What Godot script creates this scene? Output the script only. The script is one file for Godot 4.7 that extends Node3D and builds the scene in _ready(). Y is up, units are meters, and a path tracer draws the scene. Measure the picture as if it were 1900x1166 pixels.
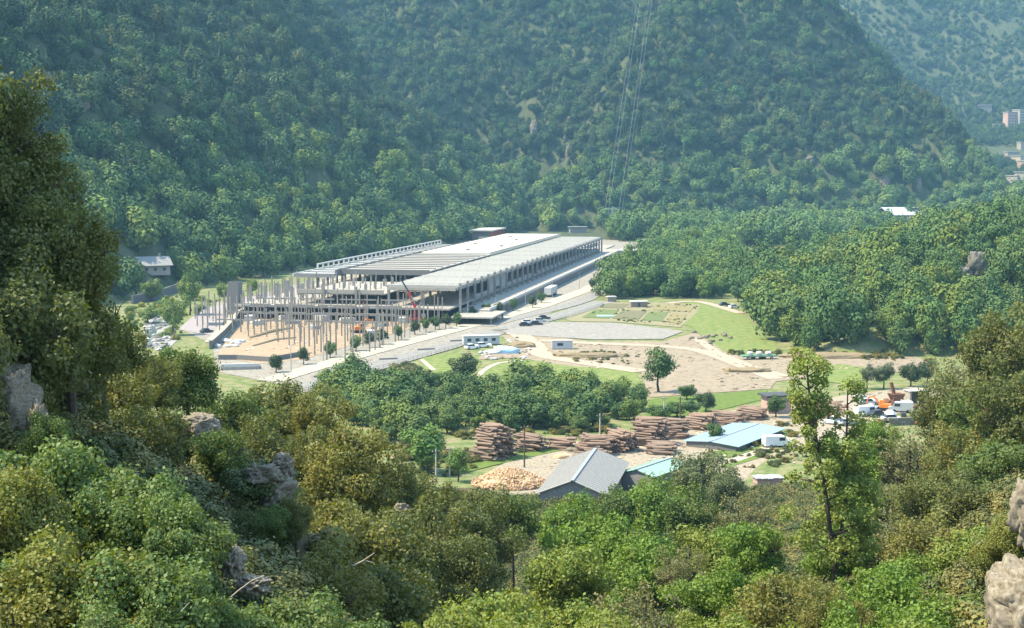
extends Node3D
# A wooded mountain valley seen from a rocky slope: a large hall under construction, a lumber yard, meadows, forested hills.
# Metres, y up. The viewpoint stands 52 m above the valley floor and looks along -z.

var rng := RandomNumberGenerator.new()
var bumps := FastNoiseLite.new()
var fine := FastNoiseLite.new()
var M := {}
var CROWN := {}
var TRUNK := {}
var used := {}
var fogbank := 0

# ------------------------------------------------------------------ helpers
func lin(r: float, g: float, b: float) -> Color:
	return Color(r, g, b).linear_to_srgb()

func plain(r: float, g: float, b: float, rough := 0.85, metal := 0.0) -> StandardMaterial3D:
	var m := StandardMaterial3D.new()
	m.albedo_color = lin(r, g, b)
	m.roughness = rough
	m.metallic = metal
	m.metallic_specular = 0.3
	return m

func mottled(tones: Array, size: float, rough := 0.95, sd := 1, freq := 0.02, octaves := 5) -> StandardMaterial3D:
	var n := FastNoiseLite.new()
	n.seed = sd
	n.frequency = freq
	n.fractal_octaves = octaves
	n.fractal_gain = 0.62
	var t := NoiseTexture2D.new()
	t.width = 512
	t.height = 512
	t.seamless = true
	t.noise = n
	var g := Gradient.new()
	var offs := PackedFloat32Array()
	var cols := PackedColorArray()
	for i in tones.size():
		offs.append(lerpf(0.22, 0.78, float(i) / (tones.size() - 1)))
		cols.append(lin(tones[i][0], tones[i][1], tones[i][2]))
	g.offsets = offs
	g.colors = cols
	t.color_ramp = g
	var m := StandardMaterial3D.new()
	m.albedo_texture = t
	m.roughness = rough
	m.metallic_specular = 0.2
	m.uv1_triplanar = true
	m.uv1_world_triplanar = true
	m.uv1_scale = Vector3.ONE / size
	return m

func leafy(r: float, g: float, b: float, back := 0.85) -> StandardMaterial3D:
	var m := plain(r, g, b, 0.5)
	m.vertex_color_use_as_albedo = true
	m.metallic_specular = 0.3
	m.backlight_enabled = true
	m.backlight = Color(back, back, back * 0.5)
	return m

func numbered(called: String) -> String:
	used[called] = used.get(called, -1) + 1
	return called if used[called] == 0 else "%s_%03d" % [called, used[called]]

func tag(o: Node, label: String, category: String, group := "", kind := "") -> Node:
	o.set_meta("label", label)
	if category: o.set_meta("category", category)
	if group: o.set_meta("group", group)
	o.set_meta("kind", kind if kind else "thing")
	return o

func thing(called: String, label: String, category: String, at := Vector3.ZERO, turn := 0.0, group := "") -> Node3D:
	var o := Node3D.new()
	o.name = numbered(called)
	add_child(o)
	o.position = at
	o.rotation.y = turn
	tag(o, label, category, group)
	return o

func part(called: String, mesh: Mesh, m: Material, parent: Node, at := Vector3.ZERO) -> MeshInstance3D:
	var o := MeshInstance3D.new()
	o.mesh = mesh
	o.material_override = m
	if parent == self:
		o.name = numbered(called)
		add_child(o)
	else:
		o.name = called
		parent.add_child(o, true)
	o.position = at
	return o

func structure(called: String, mesh: Mesh, m: Material) -> MeshInstance3D:
	var o := part(called, mesh, m, self)
	o.set_meta("kind", "structure")
	return o

# a bag of triangles
class Bag:
	var v := PackedVector3Array()
	var i := PackedInt32Array()
	var c := PackedColorArray()
	var n := PackedVector3Array()
	func quad(a: Vector3, b: Vector3, d: Vector3, e: Vector3) -> void:
		var k := v.size()
		v.append(a); v.append(b); v.append(d); v.append(e)
		i.append(k); i.append(k + 1); i.append(k + 2)
		i.append(k); i.append(k + 2); i.append(k + 3)
	func tri(a: Vector3, b: Vector3, d: Vector3) -> void:
		var k := v.size()
		v.append(a); v.append(b); v.append(d)
		i.append(k); i.append(k + 1); i.append(k + 2)
	func box(lo: Vector3, hi: Vector3) -> Bag:
		var p := []
		for k in 8:
			p.append(Vector3(hi.x if k & 1 else lo.x, hi.y if k & 2 else lo.y, hi.z if k & 4 else lo.z))
		quad(p[0], p[2], p[3], p[1])
		quad(p[4], p[5], p[7], p[6])
		quad(p[0], p[4], p[6], p[2])
		quad(p[1], p[3], p[7], p[5])
		quad(p[2], p[6], p[7], p[3])
		quad(p[0], p[1], p[5], p[4])
		return self
	func bar(a: Vector3, b: Vector3, w: float, h := -1.0) -> Bag:
		if h < 0.0: h = w
		var d := (b - a).normalized()
		var up := Vector3.UP if absf(d.y) < 0.95 else Vector3.RIGHT
		var s := d.cross(up).normalized() * w * 0.5
		var u := s.cross(d).normalized() * h * 0.5
		var p := [a - s - u, a + s - u, a + s + u, a - s + u, b - s - u, b + s - u, b + s + u, b - s + u]
		quad(p[0], p[1], p[2], p[3])
		quad(p[7], p[6], p[5], p[4])
		for k in 4:
			var j := (k + 1) % 4
			quad(p[k], p[k + 4], p[j + 4], p[j])
		return self
	func tube(path: Array, radii: Array, sides := 6) -> Bag:
		var rings := []
		for k in path.size():
			var d: Vector3 = (path[mini(k + 1, path.size() - 1)] - path[maxi(k - 1, 0)]).normalized()
			var up := Vector3.UP if absf(d.y) < 0.95 else Vector3.RIGHT
			var s := d.cross(up).normalized()
			var u := s.cross(d).normalized()
			var ring := []
			for q in sides:
				var an := TAU * q / sides
				ring.append(path[k] + (s * cos(an) + u * sin(an)) * radii[k])
			rings.append(ring)
		for k in rings.size() - 1:
			for q in sides:
				var j := (q + 1) % sides
				quad(rings[k][q], rings[k + 1][q], rings[k + 1][j], rings[k][j])
		for q in sides - 2:
			tri(rings[0][0], rings[0][q + 1], rings[0][q + 2])
			var l: Array = rings[-1]
			tri(l[0], l[q + 2], l[q + 1])
		return self
	func mesh() -> ArrayMesh:
		var a := []
		a.resize(Mesh.ARRAY_MAX)
		a[Mesh.ARRAY_VERTEX] = v
		a[Mesh.ARRAY_INDEX] = i
		if c.size() == v.size() and c.size() > 0: a[Mesh.ARRAY_COLOR] = c
		if n.size() == v.size() and n.size() > 0: a[Mesh.ARRAY_NORMAL] = n
		var m := ArrayMesh.new()
		m.add_surface_from_arrays(Mesh.PRIMITIVE_TRIANGLES, a)
		return m

func boxm(lo: Vector3, hi: Vector3) -> ArrayMesh:
	return Bag.new().box(lo, hi).mesh()

# a flat sheet with the given outline (x, z), laid at height y, subdivided and a little uneven
func sheet(outline: Array, y: float) -> ArrayMesh:
	var p := PackedVector2Array(outline)
	var b := Bag.new()
	var t := Geometry2D.triangulate_polygon(p)
	for q in p: b.v.append(Vector3(q.x, y, q.y))
	for k in t.size() / 3:
		var aa := p[t[k * 3]]
		var bb := p[t[k * 3 + 1]]
		var cc := p[t[k * 3 + 2]]
		if (bb - aa).cross(cc - aa) > 0: b.i.append_array([t[k * 3], t[k * 3 + 1], t[k * 3 + 2]])
		else: b.i.append_array([t[k * 3], t[k * 3 + 2], t[k * 3 + 1]])
	for q in b.v.size(): b.n.append(Vector3.UP)
	return b.mesh()

# a strip of the given width along a path on the ground
func strip(path: Array, width: float, y: float) -> ArrayMesh:
	var b := Bag.new()
	var c := Curve3D.new()
	for k in path.size():
		var tan_: Vector3 = (path[mini(k + 1, path.size() - 1)] - path[maxi(k - 1, 0)]) / 6.0
		c.add_point(path[k], -tan_, tan_)
	var pts := c.tessellate(4)
	for k in pts.size():
		var d: Vector3 = (pts[mini(k + 1, pts.size() - 1)] - pts[maxi(k - 1, 0)]).normalized()
		var s := Vector3(-d.z, 0, d.x) * width * 0.5 * (1.0 + 0.12 * fine.get_noise_1d(k * 9.0))
		b.v.append(pts[k] - s + Vector3.UP * y)
		b.v.append(pts[k] + s + Vector3.UP * y)
		b.n.append(Vector3.UP); b.n.append(Vector3.UP)
	for k in pts.size() - 1:
		b.i.append_array([k * 2, k * 2 + 2, k * 2 + 1, k * 2 + 1, k * 2 + 2, k * 2 + 3])
	return b.mesh()

# ------------------------------------------------------------------ the lie of the land
const NEAR_D := [8.0, 20.0, 35.0, 60.0, 90.0, 130.0, 180.0, 230.0, 300.0, 400.0]
const NEAR_U := [-0.463, -0.352, -0.241, -0.130, 0.0, 0.130, 0.241, 0.352, 0.5]
const NEAR_H := [
	[46.5, 45.6, 45.6, 46.3, 46.0, 46.0, 46.2, 47.4, 49.0],
	[47.0, 45.4, 44.6, 44.0, 41.5, 40.5, 41.5, 45.0, 47.0],
	[48.5, 46.3, 43.6, 40.5, 36.5, 35.5, 37.5, 41.0, 44.0],
	[47.0, 44.0, 39.5, 34.5, 29.0, 28.5, 32.0, 37.0, 41.0],
	[43.0, 38.0, 31.5, 26.0, 21.0, 21.0, 26.5, 33.0, 38.0],
	[36.0, 28.0, 20.5, 15.0, 10.5, 11.0, 17.0, 27.0, 36.0],
	[26.0, 18.0, 10.0, 5.0, 3.0, 3.5, 8.0, 18.0, 30.0],
	[14.0, 6.0, 2.0, 0.3, 0.0, 0.0, 0.4, 8.0, 24.0],
	[3.0, 0.0, 0.0, 0.0, 0.0, 0.0, 0.0, 0.0, 14.0],
	[0.0, 0.0, 0.0, 0.0, 0.0, 0.0, 0.0, 0.0, 12.0]]

# rocky knolls: x, distance, height, radius
const KNOLLS := [[-6.6, 40.0, 2.6, 1.7], [-11.1, 52.0, 2.4, 2.0], [-4.5, 24.0, 0.9, 1.4]]

func near_slope(x: float, d: float) -> float:
	var dd := clampf(d, 8.0, 399.0)
	var u := clampf(x / dd, -0.462, 0.499)
	var i := 0
	while NEAR_D[i + 1] < dd: i += 1
	var j := 0
	while NEAR_U[j + 1] < u: j += 1
	var fi: float = (dd - NEAR_D[i]) / (NEAR_D[i + 1] - NEAR_D[i])
	var fj: float = (u - NEAR_U[j]) / (NEAR_U[j + 1] - NEAR_U[j])
	var h := lerpf(lerpf(NEAR_H[i][j], NEAR_H[i][j + 1], fj), lerpf(NEAR_H[i + 1][j], NEAR_H[i + 1][j + 1], fj), fi)
	for k in KNOLLS:
		var q: float = Vector2(x - k[0], d - k[1]).length_squared() / (k[3] * k[3])
		if q < 6.0: h += k[2] * exp(-q)
	return h

func hillock(x: float, d: float) -> float:
	if d < 405.0: return 0.0
	var edge := 82.0 + 0.066 * (d - 405.0) if d < 618.0 else 96.0 + 0.34 * (d - 618.0)
	return maxf(0.0, minf(minf((0.3 if d < 560.0 else 0.2) * (x - edge), 0.42 * (d - 408.0)), 27.0))

func hills(x: float, d: float) -> float:
	var s1 := 0.86 * ((x + 150.0) * -0.97 + (d - 632.0) * 0.24)
	s1 = minf(s1, 0.95 * (30.0 - (d - 1300.0) * 0.3 - x) + 8.0)
	var flank := 1.18 * (505.0 + (d - 1500.0) * 0.2 - x)
	var s2 := minf(0.85 * (d - 1265.0 - 0.05 * x), 0.95 * (x - 25.0 + (d - 1300.0) * 0.3) + 8.0)
	s2 = minf(s2, flank)
	var s3 := minf(0.62 * (d - 1330.0), flank)
	var h := maxf(maxf(s1, s2), s3)
	if h > 0.0:
		h += (bumps.get_noise_2d(x, d) * 42.0 + bumps.get_noise_2d(x * 3.1, d * 3.1) * 12.0) * clampf(h / 60.0, 0.0, 1.0)
	return clampf(h, 0.0, 400.0)

func mountain(x: float, d: float) -> float:
	if d < 1550.0: return 0.0
	var h := clampf((d - 1550.0) * 0.45, 0.0, 42.0) + maxf(0.0, d - 1650.0) * 0.16 + maxf(0.0, d - 2150.0) * 0.5
	h *= clampf((x - 480.0) / 60.0, 0.0, 1.0)
	return minf(440.0, h + bumps.get_noise_2d(x * 0.6 + 900.0, d * 0.6) * 50.0 * clampf((d - 2000.0) / 300.0, 0.0, 1.0))

func land(x: float, z: float) -> float:
	var d := -z
	var h := 0.0
	if d < 400.0: h = near_slope(x, d)
	if d > 400.0: h = maxf(h, hillock(x, d))
	if d > 500.0: h = maxf(h, hills(x, d))
	if d > 1500.0: h = maxf(h, mountain(x, d))
	return h

func terrain(x0: float, x1: float, d0: float, d1: float, step: float, rough := 0.0) -> ArrayMesh:
	var b := Bag.new()
	var nx := int(round((x1 - x0) / step))
	var nd := int(round((d1 - d0) / step))
	for k in nd + 1:
		for j in nx + 1:
			var x := x0 + (x1 - x0) * j / nx
			var z := -(d0 + (d1 - d0) * k / nd)
			var y := land(x, z)
			if rough > 0.0: y += fine.get_noise_2d(x * 3.0, z * 3.0) * rough * clampf(y / 5.0, 0.0, 1.0)
			b.v.append(Vector3(x, y - 0.06, z))
	for k in nd + 1:
		for j in nx + 1:
			var l: Vector3 = b.v[k * (nx + 1) + maxi(j - 1, 0)]
			var r: Vector3 = b.v[k * (nx + 1) + mini(j + 1, nx)]
			var n_: Vector3 = b.v[maxi(k - 1, 0) * (nx + 1) + j]
			var f_: Vector3 = b.v[mini(k + 1, nd) * (nx + 1) + j]
			b.n.append((r - l).cross(f_ - n_).normalized())
	for k in nd:
		for j in nx:
			var q := k * (nx + 1) + j
			b.i.append_array([q, q + nx + 1, q + 1, q + 1, q + nx + 1, q + nx + 2])
	return b.mesh()

# ------------------------------------------------------------------ foliage
func unit() -> Vector3:
	var z := rng.randf_range(-1.0, 1.0)
	var a := rng.randf() * TAU
	var s := sqrt(1.0 - z * z)
	return Vector3(s * cos(a), z, s * sin(a))

# leaves spread over clumps, each [centre, radius]; colours differ from leaf to leaf and from clump to clump
func leaves(clumps: Array, count: int, size: float, sd: int, warm := 0.0, squash := 0.85, mess := 0.9) -> ArrayMesh:
	rng.seed = sd
	var b := Bag.new()
	var total := 0.0
	for c in clumps: total += c[1] * c[1]
	var middle := Vector3.ZERO
	for c in clumps: middle += c[0]
	middle /= clumps.size()
	for c in clumps:
		var ctr: Vector3 = c[0]
		var r: float = c[1]
		var out := (ctr - middle) * 0.9 + Vector3(0, 0.25, 0)
		var spray := (out.normalized() + unit() * 0.5).normalized()
		var tone := rng.randf_range(0.8, 1.2)
		var hue := rng.randf_range(-0.12, 0.12) + warm * maxf(0.0, rng.randfn(0.0, 0.5))
		for k in int(count * r * r / total):
			var dir := (unit() + out * 0.55 / maxf(0.2, out.length() + 0.2)).normalized()
			var rr := r * (0.62 + 0.48 * sqrt(rng.randf()))
			var p := ctr + Vector3(dir.x, dir.y * squash, dir.z) * rr + spray * rng.randfn(0.0, 0.3) * r
			var nrm := (dir * 0.9 + unit() * mess + Vector3(0, 0.2, 0)).normalized()
			var s := nrm.cross(unit()).normalized()
			var t := nrm.cross(s)
			var l := size * rng.randf_range(0.65, 1.35)
			s *= l * 0.34
			t *= l * 0.5
			b.quad(p - t, p + s - t * 0.1, p + t, p - s - t * 0.1)
			var f := tone * rng.randf_range(0.82, 1.18)
			var h := hue + rng.randf_range(-0.1, 0.1)
			var col := Color(f * (1.0 + h), f, f * (1.0 - h * 0.6))
			b.c.append(col); b.c.append(col); b.c.append(col); b.c.append(col)
	return b.mesh()

# clumps of a crown of about unit radius, drawn out into a few lobes so that the outline is uneven
func round_clumps(sd: int, n: int, small: float, big: float, low := -0.75, far := 0.95, ragged := 0.6) -> Array:
	rng.seed = sd
	var lobes := []
	for k in 6: lobes.append((unit() + Vector3(0, 0.25, 0)).normalized())
	var out := []
	for k in n:
		var d := unit()
		var near := 0.0
		for l in lobes: near = maxf(near, d.dot(l))
		var reach := rng.randf_range(0.3, far) * lerpf(ragged, 1.08, pow(near, 2.0))
		var y := clampf(d.y + 0.12, low, 1.0)
		out.append([Vector3(d.x * reach, y * reach, d.z * reach), rng.randf_range(small, big) * (1.15 - 0.4 * reach)])
	out.append([Vector3(0, 0.0, 0), 0.42])
	return out

# a fir or pine: whorls of drooping boughs round an upright axis (unit height above and below 0)
func conifer(sd: int, tiers: int, per: int, size: float) -> ArrayMesh:
	rng.seed = sd
	var b := Bag.new()
	for k in tiers:
		var y := lerpf(-0.85, 0.97, float(k) / (tiers - 1))
		var reach := lerpf(0.95, 0.06, pow(float(k) / (tiers - 1), 0.85)) * rng.randf_range(0.8, 1.15)
		for q in per:
			var a := TAU * (q + rng.randf()) / per
			var tone := rng.randf_range(0.7, 1.25)
			var rr := reach * rng.randf_range(0.75, 1.1)
			for w in 5:
				var f := (w + 0.6) / 5.0
				var p := Vector3(cos(a) * rr * f, y - 0.16 * f * f + rng.randf_range(-0.04, 0.04), sin(a) * rr * f)
				var t := Vector3(cos(a), -0.35, sin(a)) * size * rng.randf_range(0.7, 1.3)
				var s := Vector3(-sin(a), rng.randf_range(-0.5, 0.5), cos(a)) * size * 0.55
				b.quad(p - t * 0.5, p + s, p + t, p - s)
				var g := tone * rng.randf_range(0.8, 1.2)
				for z in 4: b.c.append(Color(g, g, g))
	return b.mesh()

# a bare trunk, unit height
func trunk(sd: int, r0 := 0.06) -> ArrayMesh:
	rng.seed = sd
	var b := Bag.new()
	var bend := Vector3(rng.randf_range(-0.08, 0.08), 0, rng.randf_range(-0.08, 0.08))
	b.tube([Vector3.ZERO, Vector3(0, 0.3, 0) + bend, Vector3(0, 0.7, 0) + bend * 0.5, Vector3(0, 1.0, 0)], [r0 * 1.3, r0, r0 * 0.8, r0 * 0.5], 7)
	return b.mesh()

# limbs inside a crown of unit radius
func branches(sd: int, limbs: int, twigs: int, r0 := 0.04) -> ArrayMesh:
	rng.seed = sd
	var b := Bag.new()
	for k in limbs:
		var a := TAU * (k + rng.randf() * 0.8) / limbs
		var out := Vector3(cos(a), 0, sin(a))
		var p0 := Vector3(0, rng.randf_range(-0.5, 0.0), 0)
		var p1 := p0 + out * 0.25 + Vector3(0, 0.14, 0)
		var p2 := p0 + out * rng.randf_range(0.5, 0.72) + Vector3(0, rng.randf_range(0.2, 0.5), 0)
		b.tube([p0, p1, p2], [r0, r0 * 0.7, r0 * 0.25], 5)
		for q in twigs:
			var f := rng.randf_range(0.2, 1.0)
			var s := p1.lerp(p2, f)
			var e := s + (unit() * 0.5 + Vector3(0, 0.3, 0) + out * 0.2) * rng.randf_range(0.3, 0.5)
			b.tube([s, s.lerp(e, 0.5) + unit() * 0.03, e], [r0 * 0.3, r0 * 0.2, r0 * 0.06], 3)
	b.tube([Vector3(0, -0.6, 0), Vector3(0.05, 0.0, 0), Vector3(0, 0.65, 0)], [r0 * 1.2, r0, r0 * 0.3], 6)
	return b.mesh()

func make_foliage() -> void:
	for k in 2:
		CROWN["near%d" % k] = leaves(round_clumps(11 + k, 46, 0.17, 0.33, -0.75, 0.88, 0.68), 27000, 0.054, 21 + k, 0.05)
	for k in 4:
		CROWN["oak%d" % k] = leaves(round_clumps(31 + k, 52, 0.15, 0.31, -0.75, 0.88, 0.66), 15000, 0.054, 41 + k, 0.05)
	for k in 3:
		CROWN["mid%d" % k] = leaves(round_clumps(51 + k, 40, 0.18, 0.34, -0.75, 0.85, 0.68), 12000, 0.066, 61 + k)
	for k in 2:
		CROWN["thin%d" % k] = leaves(round_clumps(71 + k, 80, 0.08, 0.2), 6500, 0.048, 81 + k, 0.1)
	for k in 4:
		CROWN["far%d" % k] = leaves(round_clumps(91 + k, 18, 0.28, 0.46, -0.7, 0.72, 0.72), 3600, 0.125, 101 + k, 0.0, 0.85, 0.4)
	for k in 8:
		CROWN["wood%d" % k] = leaves(round_clumps(161 + k, 8 + k, 0.32, 0.55, -0.5, 0.62, 0.75), 1500, 0.17, 181 + k, 0.0, 0.9, 0.3)
	for k in 3:
		CROWN["fir%d" % k] = conifer(131 + k, 12, 8, 0.2)
	for k in 4:
		TRUNK["t%d" % k] = trunk(141 + k)
		CROWN["t%d" % k] = branches(145 + k, 7, 4)
	for k in 2:
		TRUNK["bare%d" % k] = trunk(151 + k, 0.05)
		CROWN["bare%d" % k] = branches(155 + k, 11, 18, 0.035)
	TRUNK["thin"] = trunk(153, 0.05)

const KIND := {
	"oak": ["oak", 4, "oak_leaf"], "gold": ["oak", 4, "gold_leaf"], "dark": ["oak", 2, "dark_leaf"], "mid": ["mid", 3, "mid_leaf"], "green": ["mid", 3, "green_leaf"],
	"lime": ["mid", 3, "lime_leaf"], "silver": ["near", 2, "silver_leaf"], "yellow": ["near", 2, "yellow_leaf"], "willow": ["mid", 2, "willow_leaf"], "brown": ["thin", 2, "brown_leaf"], "grey": ["far", 4, "willow_leaf"]}

func tree(called: String, label: String, group: String, foot: Vector3, height: float, r: float, ry: float, crown: String, leaf: String, stem: String, k: int, category := "tree") -> Node3D:
	var o := thing(called, label, category, foot, k * 2.399, group)
	var cy := height - ry
	var t := part("trunk", TRUNK[stem], M.bark, o)
	t.scale = Vector3(r, maxf(cy, 0.3), r)
	var l := part("branches", CROWN[stem], M.bark, o, Vector3(0, cy, 0))
	l.scale = Vector3(r, ry, r)
	var c := part("crown", CROWN[crown], M[leaf], o, Vector3(0, cy, 0))
	c.scale = Vector3(r, ry, r)
	return o

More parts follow.
